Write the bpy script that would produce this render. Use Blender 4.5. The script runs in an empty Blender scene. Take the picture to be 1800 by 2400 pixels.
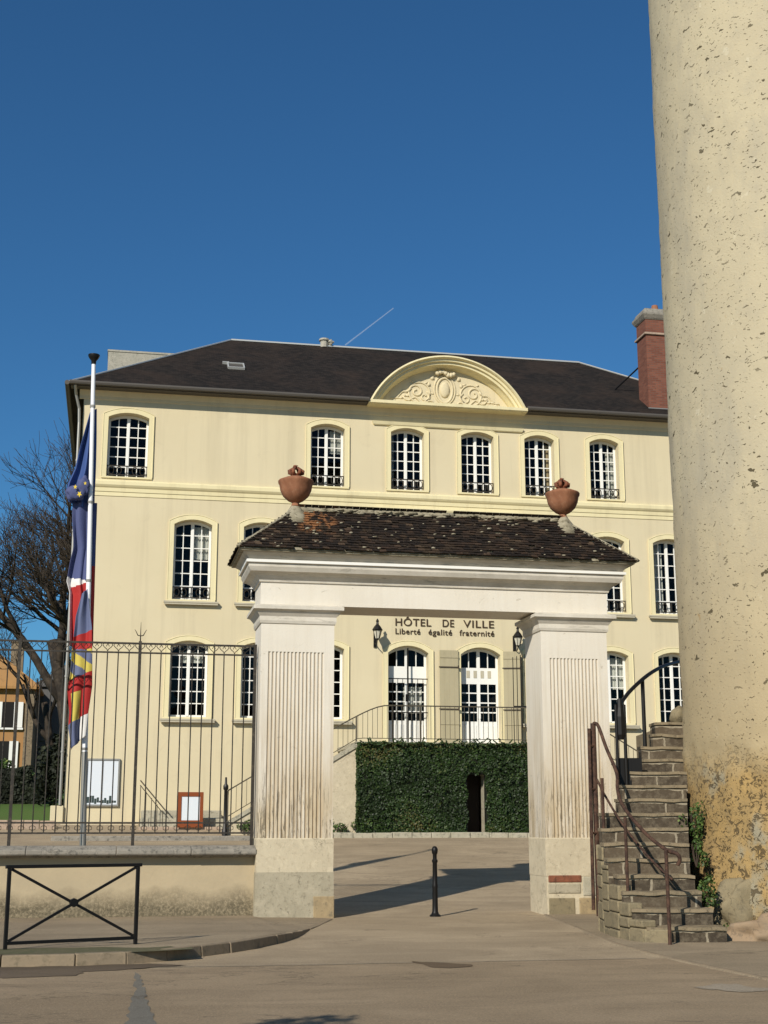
import bpy, bmesh, math, random
from mathutils import Vector, Matrix, noise
random.seed(7)
R = math.radians
scene = bpy.context.scene
COL = scene.collection
A = R(11); PITCH = math.atan(680/3000); EYE = 1.6
CA, SA = math.cos(A), math.sin(A)
def cam2w(X, Y):            # street-aligned frame (rotated 11 degrees) to world
    return (X*CA+Y*SA, -X*SA+Y*CA)

# ------------------------------------------------------------------ node helpers
class NT:
    def __init__(s, m):
        s.t = m.node_tree; s.n = s.t.nodes; s.l = s.t.links
    def new(s, k, **kw):
        n = s.n.new(k)
        for a, b in kw.items():
            if a in n.inputs: n.inputs[a].default_value = b
            else: setattr(n, a, b)
        return n
    def set(s, n, key, val):
        if hasattr(val, 'is_linked') or isinstance(val, bpy.types.NodeSocket): s.l.new(val, n.inputs[key])
        else: n.inputs[key].default_value = val
    def coord(s, scale=(1, 1, 1), rot=(0, 0, 0), kind='Object', loc=(0, 0, 0)):
        c = s.n.new('ShaderNodeTexCoord'); m = s.n.new('ShaderNodeMapping')
        m.inputs['Scale'].default_value = scale; m.inputs['Rotation'].default_value = rot; m.inputs['Location'].default_value = loc
        s.l.new(c.outputs[kind], m.inputs['Vector']); return m.outputs[0]
    def noise(s, vec, scale, detail=4, rough=.6, dist=0, out='Fac'):
        n = s.n.new('ShaderNodeTexNoise'); s.l.new(vec, n.inputs['Vector'])
        n.inputs['Scale'].default_value = scale; n.inputs['Detail'].default_value = detail
        n.inputs['Roughness'].default_value = rough; n.inputs['Distortion'].default_value = dist
        return n.outputs[out]
    def voro(s, vec, scale, feature='F1', out='Distance', rnd=1):
        n = s.n.new('ShaderNodeTexVoronoi'); n.feature = feature
        s.l.new(vec, n.inputs['Vector']); n.inputs['Scale'].default_value = scale; n.inputs['Randomness'].default_value = rnd
        return n.outputs[out]
    def ramp(s, fac, stops, interp='LINEAR'):
        n = s.n.new('ShaderNodeValToRGB'); s.l.new(fac, n.inputs[0]); e = n.color_ramp.elements; n.color_ramp.interpolation = interp
        while len(e) < len(stops): e.new(0.5)
        for i, (p, c) in enumerate(stops):
            e[i].position = p; e[i].color = (c, c, c, 1) if isinstance(c, (int, float)) else (*c, 1)
        return n.outputs[0]
    def mix(s, fac, a, b, mode='MIX'):
        n = s.n.new('ShaderNodeMixRGB'); n.blend_type = mode
        for k, v in ((0, fac), (1, a), (2, b)):
            if isinstance(v, bpy.types.NodeSocket): s.l.new(v, n.inputs[k])
            elif k == 0: n.inputs[0].default_value = v
            else: n.inputs[k].default_value = (*v, 1)
        return n.outputs[0]
    def math(s, op, a, b=0.5):
        n = s.n.new('ShaderNodeMath'); n.operation = op
        for k, v in ((0, a), (1, b)):
            if isinstance(v, bpy.types.NodeSocket): s.l.new(v, n.inputs[k])
            else: n.inputs[k].default_value = v
        return n.outputs[0]
    def sep(s, vec):
        n = s.n.new('ShaderNodeSeparateXYZ'); s.l.new(vec, n.inputs[0]); return n.outputs
    def bump(s, h, strength=.4, dist=.02):
        n = s.n.new('ShaderNodeBump'); n.inputs['Strength'].default_value = strength; n.inputs['Distance'].default_value = dist
        s.l.new(h, n.inputs['Height']); return n.outputs[0]
MATS = {}
def mat(name, col=(.5, .5, .5), rough=.85, metal=0, fn=None, spec=.3):
    m = bpy.data.materials.new(name); m.use_nodes = True
    b = m.node_tree.nodes['Principled BSDF']
    b.inputs['Base Color'].default_value = (*col, 1); b.inputs['Roughness'].default_value = rough
    b.inputs['Metallic'].default_value = metal; b.inputs['Specular IOR Level'].default_value = spec
    if fn:
        t = NT(m); r = fn(t, b)
        if r:
            if r.get('color') is not None: t.l.new(r['color'], b.inputs['Base Color'])
            if r.get('normal') is not None: t.l.new(r['normal'], b.inputs['Normal'])
            if r.get('rough') is not None: t.l.new(r['rough'], b.inputs['Roughness'])
    MATS[name] = m; return m

def plaster(c0, c1, dirt, dirtamt=.35, streak=True):
    def f(t, b):
        v = t.coord(); big = t.noise(v, .45, 5, .6)
        col = t.mix(t.ramp(big, [(.3, 0), (.7, 1)]), c0, c1)
        if streak:
            sv = t.coord((2.2, 2.2, .12)); st = t.noise(sv, 1.0, 5, .65)
            col = t.mix(t.math('MULTIPLY', t.ramp(st, [(.50, 0), (.74, 1)]), dirtamt), col, dirt)
            hz = t.noise(t.coord((.5, .5, .5), loc=(5, 2, 9)), 2.2, 7, .75, .8); col = t.mix(t.math('MULTIPLY', t.ramp(hz, [(.58, 0), (.66, 1)]), .16), col, dirt)
        sp = t.noise(v, 14, 4, .7)
        col = t.mix(t.math('MULTIPLY', t.ramp(sp, [(.62, 0), (.8, 1)]), .25), col, dirt)
        fine = t.noise(v, 60, 3, .6)
        return dict(color=col, normal=t.bump(fine, .12, .01))
    return f
mat('cream_render', fn=plaster((.60, .515, .335), (.635, .55, .365), (.43, .365, .24), .4))
mat('cream_trim', fn=plaster((.69, .605, .36), (.73, .645, .395), (.42, .35, .21), .4))
mat('sill_stone', fn=plaster((.50, .45, .33), (.42, .38, .29), (.2, .19, .15), .4))
def gate_paint(dark_tone):
  def f(t, b):
    v = t.coord(); z = t.sep(v)[2]; zn = t.math('DIVIDE', z, 6.0)
    big = t.noise(v, .8, 5, .6)
    col = t.mix(t.ramp(big, [(.3, 0), (.7, 1)]), (.665, .61, .51), (.715, .665, .575))
    lw = t.math('MULTIPLY', t.ramp(zn, [(.30, 1), (.74, 0)]), t.ramp(t.noise(t.coord((2.2, 2.2, .5)), 1.4, 5, .6), [(.32, .15), (.6, 1)]))
    col = t.mix(lw, col, (.50, .41, .275))
    streak = t.ramp(t.noise(t.coord((11, 11, .35)), 1.2, 7, .7, .3), [(.47, 0), (.63, 1)])
    col = t.mix(t.math('MULTIPLY', t.math('MULTIPLY', streak, t.ramp(zn, [(.3, 1), (.85, .12)])), .55), col, (.37, .28, .17))
    cr = t.noise(t.coord((15, 15, 1.4)), 1.1, 8, .75, 1.4)
    fl = t.math('MULTIPLY', t.ramp(cr, [(.55, 0), (.60, 1)]), t.ramp(t.math('ADD', zn, t.math('MULTIPLY', t.noise(v, 1.5, 4, .6), .2)), [(.42, 1), (.56, 0)]))
    col = t.mix(t.math('MULTIPLY', fl, .8), col, (.15, .12, .078))
    chip = t.math('MULTIPLY', t.ramp(t.noise(t.coord(loc=(3, 8, 1)), 4.5, 8, .78, 1.0), [(.64, 0), (.655, 1)]), .6)
    col = t.mix(chip, col, (.36, .31, .225))
    sp = t.noise(v, 22, 5, .7); col = t.mix(t.math('MULTIPLY', t.ramp(sp, [(.62, 0), (.75, 1)]), .3), col, (.42, .37, .29))
    if dark_tone: col = t.mix(t.math('MULTIPLY', t.ramp(t.noise(t.coord((6, 6, .8)), 2, 5, .7), [(.25, .35), (.7, .9)]), .62), col, (.33, .25, .15))  # extra darker brown, only for the flute grooves
    h = t.math('SUBTRACT', t.math('MULTIPLY', t.noise(v, 34, 5, .72), .6), t.math('ADD', fl, chip))
    return dict(color=col, normal=t.bump(h, .5, .015))
  return f
mat('gate_groove', fn=gate_paint(True))
mat('gate_paint', fn=gate_paint(False))
def cornice_paint(t, b):
    v = t.coord(); big = t.noise(v, 1.6, 6, .7)
    col = t.mix(t.ramp(big, [(.35, 0), (.7, 1)]), (.66, .61, .52), (.50, .46, .38))
    st = t.noise(t.coord((1.2, 6, 9)), 1.5, 6, .75, .6)
    col = t.mix(t.math('MULTIPLY', t.ramp(st, [(.55, 0), (.7, 1)]), .6), col, (.16, .14, .10))
    return dict(color=col, normal=t.bump(t.noise(v, 30, 4, .7), .25, .012))
mat('cornice_paint', fn=cornice_paint)
def worn_stone(c0, c1, c2):
    def f(t, b):
        v = t.coord(); n1 = t.noise(v, 2.2, 7, .7, .5); n2 = t.noise(v, 9, 6, .75)
        col = t.mix(t.ramp(n1, [(.35, 0), (.62, 1)]), c0, c1)
        col = t.mix(t.ramp(n2, [(.52, 0), (.66, 1)]), col, c2)
        pits = t.math('MAXIMUM', t.ramp(t.noise(v, 17, 6, .8, .6), [(.30, 0), (.39, 1)]), t.ramp(t.noise(v, 1.9, 4, .6), [(.46, 1), (.56, 0)]))
        crk = t.math('MAXIMUM', t.ramp(t.noise(v, 1.3, 8, .55, .4), [(.492, 1), (.498, .35), (.502, .35), (.508, 1)]), t.ramp(t.noise(t.coord(loc=(2, 9, 4)), .9, 3, .5), [(.52, 1), (.60, 0)]))
        n4 = t.noise(v, 5, 6, .7, 1.0)
        col = t.mix(t.math('MULTIPLY', t.ramp(n4, [(.55, 0), (.62, 1)]), .45), col, tuple(min(1, x*1.15) for x in c0))
        col = t.mix(pits, tuple(x*.5 for x in c2), col); col = t.mix(crk, tuple(x*.6 for x in c2), col)
        return dict(color=col, normal=t.bump(t.math('ADD', t.math('MULTIPLY', n2, .8), pits), .55, .02))
    return f
mat('plinth_stone', fn=worn_stone((.40, .35, .25), (.33, .29, .205), (.24, .21, .145)))
mat('plinth_plaster', fn=worn_stone((.55, .475, .335), (.49, .42, .295), (.42, .355, .245)))
mat('honey_stone', fn=worn_stone((.36, .27, .15), (.29, .22, .125), (.20, .16, .10)))
mat('boulder_stone', fn=worn_stone((.255, .205, .12), (.20, .165, .10), (.14, .115, .072)))
mat('slab_stone', fn=worn_stone((.29, .20, .12), (.28, .205, .13), (.22, .165, .11)))
mat('pale_ashlar', fn=worn_stone((.42, .38, .29), (.36, .33, .24), (.18, .17, .13)))
mat('coping_stone', fn=worn_stone((.30, .27, .22), (.22, .20, .165), (.10, .095, .08)))
mat('kerb_stone', fn=worn_stone((.27, .205, .13), (.225, .175, .115), (.17, .135, .085)))
mat('pink_stone', fn=worn_stone((.42, .31, .22), (.36, .27, .2), (.28, .22, .17)))
mat('concrete', fn=worn_stone((.40, .37, .30), (.33, .31, .25), (.22, .21, .17)))
def step_stone(t, b):
    v = t.coord(); d = t.n.new('ShaderNodeVectorMath'); d.operation = 'ADD'
    dn = t.noise(v, 4, 4, .6, 0, 'Color'); sc = t.n.new('ShaderNodeVectorMath'); sc.operation = 'SCALE'; sc.inputs['Scale'].default_value = .10
    t.l.new(dn, sc.inputs[0]); t.l.new(v, d.inputs[0]); t.l.new(sc.outputs[0], d.inputs[1])
    s = t.sep(d.outputs[0]); cb = t.n.new('ShaderNodeCombineXYZ'); t.l.new(s[0], cb.inputs[0]); t.l.new(s[2], cb.inputs[1])
    br = t.n.new('ShaderNodeTexBrick'); t.l.new(cb.outputs[0], br.inputs['Vector'])
    br.inputs['Scale'].default_value = 1; br.inputs['Brick Width'].default_value = .93; br.inputs['Row Height'].default_value = .225
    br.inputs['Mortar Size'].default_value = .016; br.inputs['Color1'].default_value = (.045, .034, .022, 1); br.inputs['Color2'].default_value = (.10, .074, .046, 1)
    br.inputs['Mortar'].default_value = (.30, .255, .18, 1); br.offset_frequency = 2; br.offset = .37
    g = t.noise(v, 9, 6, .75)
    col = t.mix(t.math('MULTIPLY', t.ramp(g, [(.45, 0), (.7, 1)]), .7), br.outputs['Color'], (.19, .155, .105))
    return dict(color=col, normal=t.bump(t.math('ADD', t.noise(v, 12, 6, .75), t.math('MULTIPLY', br.outputs['Fac'], -.6)), .6, .02))
mat('step_stone', fn=step_stone)
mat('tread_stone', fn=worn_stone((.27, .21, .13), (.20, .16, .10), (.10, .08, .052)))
def wall_plaster(t, b):
    v = t.coord(); z = t.sep(v)[2]
    n1 = t.noise(v, 1.2, 6, .65)
    col = t.mix(t.ramp(n1, [(.35, 0), (.65, 1)]), (.46, .37, .235), (.40, .325, .21))
    n2 = t.noise(v, 20, 6, .8)
    zz = t.math('ADD', z, t.math('MULTIPLY', t.noise(v, .9, 4, .6), .9))
    damp = t.ramp(zz, [(.60, 1), (1.0, 0)])      # damp, mossy foot of the wall
    col = t.mix(t.math('MULTIPLY', t.math('MULTIPLY', damp, t.ramp(n2, [(.30, .25), (.55, 1)])), .92), col, (.085, .07, .042))
    return dict(color=col, normal=t.bump(n2, .4, .015))
mat('wall_plaster', fn=wall_plaster)
def tower_mat(t, b):
    v = t.coord(); z = t.sep(v)[2]
    big = t.noise(v, .35, 6, .6); mid = t.noise(v, 2.5, 6, .7)
    col = t.mix(t.ramp(big, [(.35, 0), (.65, 1)]), (.53, .455, .30), (.46, .395, .265))
    col = t.mix(t.math('MULTIPLY', t.ramp(mid, [(.5, 0), (.72, 1)]), .5), col, (.40, .35, .25))
    dark_tone = t.math('MULTIPLY', t.ramp(t.noise(t.coord((.9, .9, .22), loc=(2, 0, 0)), 1.2, 6, .65), [(.48, 0), (.66, 1)]), .55)  # tall uneven patches of grime
    col = t.mix(dark_tone, col, (.345, .31, .235))
    pal = t.ramp(t.noise(t.coord(loc=(6, 1, 8)), 3.1, 5, .6), [(.66, 0), (.69, 1)]); col = t.mix(t.math('MULTIPLY', pal, .5), col, (.60, .54, .39))
    lowt = t.ramp(t.math('DIVIDE', t.math('ADD', z, t.noise(v, .6, 4, .6)), 10), [(.30, 1), (.80, 0)]); col = t.mix(t.math('MULTIPLY', lowt, .75), col, (.385, .285, .145))
    stain = t.ramp(t.noise(t.coord((1, 1, .55), loc=(3, 1, 5)), 2.4, 5, .7), [(.69, 0), (.74, 1)])
    col = t.mix(t.math('MULTIPLY', stain, .75), col, (.36, .22, .075))
    # slanted dark chips
    def chips(scale, thr, rot, mask):
        dv = t.coord((1, 1, 1), (0, 0, 0)); w = t.n.new('ShaderNodeVectorMath'); w.operation = 'ADD'
        nn = t.noise(dv, 5, 3, .6, 0, 'Color'); sc = t.n.new('ShaderNodeVectorMath'); sc.operation = 'SCALE'; sc.inputs['Scale'].default_value = .25
        t.l.new(nn, sc.inputs[0]); t.l.new(dv, w.inputs[0]); t.l.new(sc.outputs[0], w.inputs[1])
        mp = t.n.new('ShaderNodeMapping'); mp.inputs['Rotation'].default_value = rot; mp.inputs['Scale'].default_value = (.8, .8, 2.6)
        t.l.new(w.outputs[0], mp.inputs[0])
        d = t.voro(mp.outputs[0], scale); c = t.voro(mp.outputs[0], scale, out='Color')
        cs = t.n.new('ShaderNodeSeparateColor'); t.l.new(c, cs.inputs[0])
        size = t.math('MULTIPLY', t.ramp(cs.outputs[0], [(mask, 0), (1, 1)]), thr)
        return t.math('GREATER_THAN', t.math('SUBTRACT', size, d), .0)
    c1 = chips(3.4, .26, (0, .5, .0), .50); c2 = chips(8.5, .25, (.3, .7, .2), .40); c3 = chips(15, .30, (.2, .5, .2), .35)
    pit = t.math('MAXIMUM', c1, t.math('MAXIMUM', c2, c3))
    up = t.math('MULTIPLY', pit, t.ramp(t.noise(t.coord(loc=(4, 4, 1)), 1.2, 4, .6), [(.35, .45), (.55, .92)]))
    col = t.mix(up, col, (.062, .048, .022))
    # rubble where the render has gone from the tower's foot
    zz = t.math('ADD', z, t.math('MULTIPLY', t.noise(v, 1.3, 5, .65), 1.1))
    low = t.ramp(t.math('DIVIDE', zz, 10), [(.28, 1), (.335, 0)])
    rub = t.mix(t.ramp(t.noise(v, 3, 7, .75, .6), [(.35, 0), (.65, 1)]), (.42, .275, .105), (.31, .215, .095))
    rub = t.mix(t.ramp(t.noise(t.coord(loc=(9, 2, 2)), 1.1, 5, .6), [(.55, 0), (.63, 1)]), rub, (.31, .27, .18))
    cell = t.voro(t.coord((1, 1, 1.5)), 2.6, 'DISTANCE_TO_EDGE')
    jn = t.math('ADD', cell, t.math('MULTIPLY', t.noise(v, 7, 5, .7), .25))
    hole = t.math('MAXIMUM', t.ramp(t.noise(t.coord((1, 1, 1.5)), 7, 4, .62, 1.2), [(.57, 0), (.61, 1)]), t.ramp(t.noise(t.coord((1, 1, 1.3), loc=(5, 5, 5)), 13, 3, .6, .8), [(.60, 0), (.64, 1)]))
    rub = t.mix(t.ramp(jn, [(.095, .45), (.15, 0)]), rub, (.16, .115, .06))
    rub = t.mix(t.math('MULTIPLY', hole, .85), rub, (.085, .06, .03))
    col = t.mix(low, col, rub)
    h = t.math('SUBTRACT', t.math('MULTIPLY', t.noise(v, 24, 6, .75), .35), t.math('MULTIPLY', pit, .6))
    h = t.math('SUBTRACT', h, t.math('MULTIPLY', t.math('MULTIPLY', hole, low), 1.1))
    return dict(color=col, normal=t.bump(h, .7, .04))
mat('tower_render', fn=tower_mat)
def ground_mat(c0, c1, c2, streakx=True, dirt=(.09, .07, .045), var=1.0):
    def f(t, b):
        v = t.coord(kind='Object'); n1 = t.noise(v, .42, 7, .65, .6)
        col = t.mix(t.ramp(n1, [(.38, 0), (.62, 1)]), tuple(x*.90 for x in c0), tuple(x*1.08 for x in c2))
        n3 = t.noise(t.coord((.35, 1.3, 1), (0, 0, A)), .9, 6, .6, .8)
        col = t.mix(t.math('MULTIPLY', t.ramp(n3, [(.50, 0), (.60, 1)]), .55), col, c1)
        sx = t.noise(t.coord((.12, 1.4, 1), (0, 0, A)), 1.6, 7, .7)
        col = t.mix(t.math('MULTIPLY', t.ramp(sx, [(.5, 0), (.7, 1)]), .6), col, c2)
        g = t.noise(v, 42, 5, .85); col = t.mix(t.math('MULTIPLY', t.ramp(g, [(.44, 0), (.68, 1)]), .62), col, dirt)
        st = t.voro(v, 28, out='Distance'); col = t.mix(t.math('MULTIPLY', t.ramp(st, [(.12, 1), (.22, 0)]), .5), col, tuple(min(1, x*1.7) for x in c2))
        g2 = t.noise(v, 3.2, 8, .8, 1.8); col = t.mix(t.math('MULTIPLY', t.ramp(g2, [(.60, 0), (.72, 1)]), .42), col, dirt)
        cr = t.noise(t.coord((.5, 1, 1)), .9, 9, .6, .6)
        crk = t.math('MULTIPLY', t.ramp(cr, [(.490, 0), (.4995, 1), (.5005, 1), (.510, 0)]), t.ramp(t.noise(t.coord(loc=(7, 3, 0)), .4, 3, .5), [(.50, 0), (.56, 1)]))
        col = t.mix(t.math('MULTIPLY', crk, .6), col, dirt)
        return dict(color=col, normal=t.bump(t.math('ADD', g, t.math('MULTIPLY', t.noise(v, 140, 3, .7), .8)), .6, .015))
    return f
mat('court_ground', fn=ground_mat((.385, .295, .188), (.32, .245, .155), (.44, .342, .222)))
mat('road_asphalt', fn=ground_mat((.325, .24, .145), (.265, .196, .12), (.365, .273, .17)))
mat('pavement_asphalt', fn=ground_mat((.31, .24, .155), (.25, .195, .125), (.35, .275, .18)))
mat('patch_grey', fn=ground_mat((.20, .185, .15), (.175, .16, .13), (.21, .19, .15)))
mat('patch_brown', fn=ground_mat((.15, .10, .055), (.12, .08, .045), (.17, .12, .07)))
mat('line_pale', fn=ground_mat((.345, .285, .20), (.31, .25, .175), (.36, .30, .22)))
mat('gutter_dirt', fn=ground_mat((.115, .082, .05), (.09, .065, .04), (.15, .11, .07)))
mat('moss_edge', fn=worn_stone((.12, .105, .055), (.09, .09, .04), (.16, .13, .08)))
def grass_mat(t, b):
    v = t.coord(); n = t.noise(v, 30, 5, .8); n1 = t.noise(v, .6, 4, .6)
    col = t.mix(t.ramp(n, [(.35, 0), (.7, 1)]), (.055, .11, .018), (.12, .20, .04))
    col = t.mix(t.math('MULTIPLY', t.ramp(n1, [(.5, 0), (.7, 1)]), .5), col, (.11, .12, .035))
    return dict(color=col, normal=t.bump(n, .8, .05))
mat('grass', fn=grass_mat)
def roof_slate(t, b):
    br = t.n.new('ShaderNodeTexBrick'); t.l.new(t.coord((1, 1, 1), kind='UV'), br.inputs['Vector'])
    br.inputs['Scale'].default_value = 1; br.inputs['Brick Width'].default_value = .19; br.inputs['Row Height'].default_value = .12
    br.inputs['Mortar Size'].default_value = .006; br.inputs['Color1'].default_value = (.015, .013, .0115, 1); br.inputs['Color2'].default_value = (.030, .024, .020, 1)
    br.inputs['Mortar'].default_value = (.012, .010, .009, 1); br.inputs['Bias'].default_value = -.1
    v = t.coord(); n = t.noise(v, .5, 6, .7, .5); g = t.noise(v, 7, 6, .8)
    col = t.mix(t.math('MULTIPLY', t.ramp(n, [(.45, 0), (.68, 1)]), .55), br.outputs['Color'], (.046, .031, .023))
    col = t.mix(t.math('MULTIPLY', t.ramp(g, [(.6, 0), (.75, 1)]), .4), col, (.07, .055, .045))
    return dict(color=col, normal=t.bump(t.math('ADD', t.math('MULTIPLY', br.outputs['Fac'], -.5), g), .5, .02))
mat('roof_slate', rough=.9, spec=.12, fn=roof_slate)
def moss_tile(t, b):
    a = t.n.new('ShaderNodeVertexColor'); a.layer_name = 'tint'
    v = t.coord(); n = t.noise(v, 3.2, 7, .75, .5); g = t.noise(v, 26, 6, .8, .6)
    sp = t.n.new('ShaderNodeSeparateColor'); t.l.new(a.outputs[0], sp.inputs[0])
    col = t.ramp(sp.outputs[0], [(0, (.012, .008, .006)), (.5, (.028, .017, .011)), (.86, (.05, .029, .018)), (.97, (.10, .065, .04))])
    s = t.sep(v)
    patch = t.math('MULTIPLY', t.ramp(t.noise(v, 5, 4, .7), [(.5, 0), (.55, 1)]), t.ramp(t.math('DIVIDE', s[0], 10), [(.33, 0), (.345, 1), (.40, 1), (.415, 0)]))
    patch = t.math('MULTIPLY', patch, t.ramp(t.math('DIVIDE', s[2], 10), [(.70, 0), (.715, 1)]))
    col = t.mix(patch, col, (.30, .13, .05))
    col = t.mix(t.ramp(n, [(.50, 0), (.68, 1)]), col, (.062, .040, .022))
    lich = t.math('MULTIPLY', t.ramp(g, [(.60, 0), (.64, 1)]), t.ramp(t.noise(v, 2.1, 4, .7), [(.46, 0), (.62, 1)]))
    col = t.mix(lich, col, (.30, .23, .145))
    return dict(color=col, normal=t.bump(g, .9, .03))
mat('moss_tile', rough=.95, fn=moss_tile)
mat('ridge_mortar', fn=worn_stone((.36, .32, .23), (.25, .22, .15), (.10, .085, .05)))
def brick(t, b):
    v = t.coord(); s = t.sep(v); cb = t.n.new('ShaderNodeCombineXYZ')
    t.l.new(t.math('ADD', s[0], s[1]), cb.inputs[0]); t.l.new(s[2], cb.inputs[1])
    br = t.n.new('ShaderNodeTexBrick'); t.l.new(cb.outputs[0], br.inputs['Vector']); br.inputs['Scale'].default_value = 1
    br.inputs['Brick Width'].default_value = .23; br.inputs['Row Height'].default_value = .075; br.inputs['Mortar Size'].default_value = .008
    br.inputs['Color1'].default_value = (.15, .05, .03, 1); br.inputs['Color2'].default_value = (.22, .08, .048, 1); br.inputs['Mortar'].default_value = (.13, .085, .065, 1)
    n = t.noise(v, 2.6, 6, .75, .7)
    col = t.mix(t.ramp(n, [(.62, 0), (.68, .85)]), br.outputs['Color'], (.05, .025, .018))
    return dict(color=col, normal=t.bump(br.outputs['Fac'], -.5, .01))
mat('brick', fn=brick)
mat('terracotta', fn=lambda t, b: (lambda v: dict(color=t.mix(t.ramp(t.noise(t.coord((1.5, 1.5, .6)), 3, 6, .7, .4), [(.35, 0), (.7, 1)]), t.mix(t.ramp(t.noise(v, 14, 5, .7), [(.5, 0), (.7, 1)]), (.33, .145, .075), (.38, .20, .115)), (.20, .08, .04)), normal=t.bump(t.noise(v, 30, 4, .7), .3, .01)))(t.coord()), rough=.8)
mat('terracotta_dark', fn=worn_stone((.25, .09, .045), (.16, .06, .035), (.07, .035, .022)))
mat('white_paint', (.78, .77, .72), .45)
mat('white_pole', (.80, .81, .82), .35)
mat('black_iron', (.012, .011, .010), .45, .3)
def iron_dark(t, b):
    n = t.noise(t.coord(), 12, 5, .7)
    return dict(color=t.mix(t.ramp(n, [(.5, 0), (.7, 1)]), (.035, .030, .024), (.085, .07, .05)))
mat('fence_iron', rough=.6, metal=.2, fn=iron_dark)
mat('court_iron', (.10, .085, .06), .6, .2)
mat('rusty_iron', rough=.8, fn=lambda t, b: dict(color=t.mix(t.ramp(t.noise(t.coord(), 9, 6, .75), [(.42, 0), (.62, 1)]), (.038, .020, .014), (.10, .052, .032)), normal=t.bump(t.noise(t.coord(), 60, 4, .7), .4, .005)))
mat('zinc', (.30, .29, .26), .5, .5)
mat('zinc_pale', (.50, .50, .47), .45, .3)
mat('lead_dark', (.09, .08, .068), .6, .2)
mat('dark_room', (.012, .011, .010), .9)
mat('curtain', (.80, .78, .72), .9)
mat('curtain_amber', (.70, .55, .34), .9)
mat('shutter_cream', fn=plaster((.42, .365, .235), (.37, .32, .20), (.22, .19, .12), .6))
mat('lettering', (.055, .032, .015), .6)
mat('board_frame', (.22, .055, .015), .5)
mat('board_white', (.66, .70, .74), .35)
mat('poster_green', (.03, .05, .045), .6)
mat('door_wood', (.02, .014, .010), .8)
mat('bark', fn=lambda t, b: dict(color=t.mix(t.ramp(t.noise(t.coord(), 2.5, 5, .7), [(.4, 0), (.7, 1)]), (.020, .015, .011), (.070, .052, .036))))
mat('twig', (.06, .042, .030), .9)
mat('orange_render', fn=plaster((.40, .215, .08), (.35, .19, .075), (.28, .14, .05), .5))
mat('orange_roof', fn=plaster((.42, .22, .07), (.36, .2, .08), (.2, .12, .05), .6))
mat('grey_tile', fn=plaster((.10, .10, .10), (.14, .135, .13), (.05, .05, .05), .5))
mat('rubble_wall', fn=worn_stone((.25, .19, .12), (.18, .14, .09), (.08, .06, .04)))
def leafm(a, bcol, c):
    def f(t, b):
        at = t.n.new('ShaderNodeVertexColor'); at.layer_name = 'tint'
        sp = t.n.new('ShaderNodeSeparateColor'); t.l.new(at.outputs[0], sp.inputs[0])
        return dict(color=t.ramp(sp.outputs[0], [(0, a), (.55, bcol), (1, c)]))
    return f
mat('ivy_leaf', rough=.55, fn=leafm((.010, .020, .004), (.028, .058, .010), (.095, .085, .026)))
mat('shrub_leaf', rough=.55, fn=leafm((.03, .06, .012), (.07, .12, .025), (.16, .20, .05)))
mat('dark_leaf', rough=.7, fn=leafm((.006, .008, .003), (.012, .017, .006), (.025, .03, .010)))
mat('flag_blue', (.045, .085, .24), .75); mat('flag_navy', (.07, .085, .19), .75); mat('flag_white', (.70, .68, .64), .75)
mat('flag_red', (.36, .022, .02), .75); mat('flag_yellow', (.52, .42, .08), .75); mat('flag_slate', (.11, .13, .22), .75); mat('flag_gold', (.75, .55, .05), .7)
mat('lamp_glass', (.55, .52, .42), .25)
mat('strap_iron', (.06, .045, .03), .6)
def glass(t, b):
    out = t.n['Material Output']; tr = t.n.new('ShaderNodeBsdfTransparent'); gl = t.n.new('ShaderNodeBsdfGlossy'); gl.inputs['Roughness'].default_value = .02
    tr.inputs[0].default_value = (.7, .72, .70, 1)
    fr = t.n.new('ShaderNodeFresnel'); fr.inputs[0].default_value = 1.28; m = t.n.new('ShaderNodeMixShader')
    t.l.new(fr.outputs[0], m.inputs[0]); t.l.new(tr.outputs[0], m.inputs[1]); t.l.new(gl.outputs[0], m.inputs[2]); t.l.new(m.outputs[0], out.inputs[0])
mat('glass', fn=glass)
def trail(t, b):
    out = t.n['Material Output']; tr = t.n.new('ShaderNodeBsdfTransparent'); df = t.n.new('ShaderNodeBsdfDiffuse'); df.inputs[0].default_value = (.85, .85, .85, 1)
    m = t.n.new('ShaderNodeMixShader'); m.inputs[0].default_value = .12
    t.l.new(tr.outputs[0], m.inputs[1]); t.l.new(df.outputs[0], m.inputs[2]); t.l.new(m.outputs[0], out.inputs[0])
mat('vapour', fn=trail)

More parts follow.
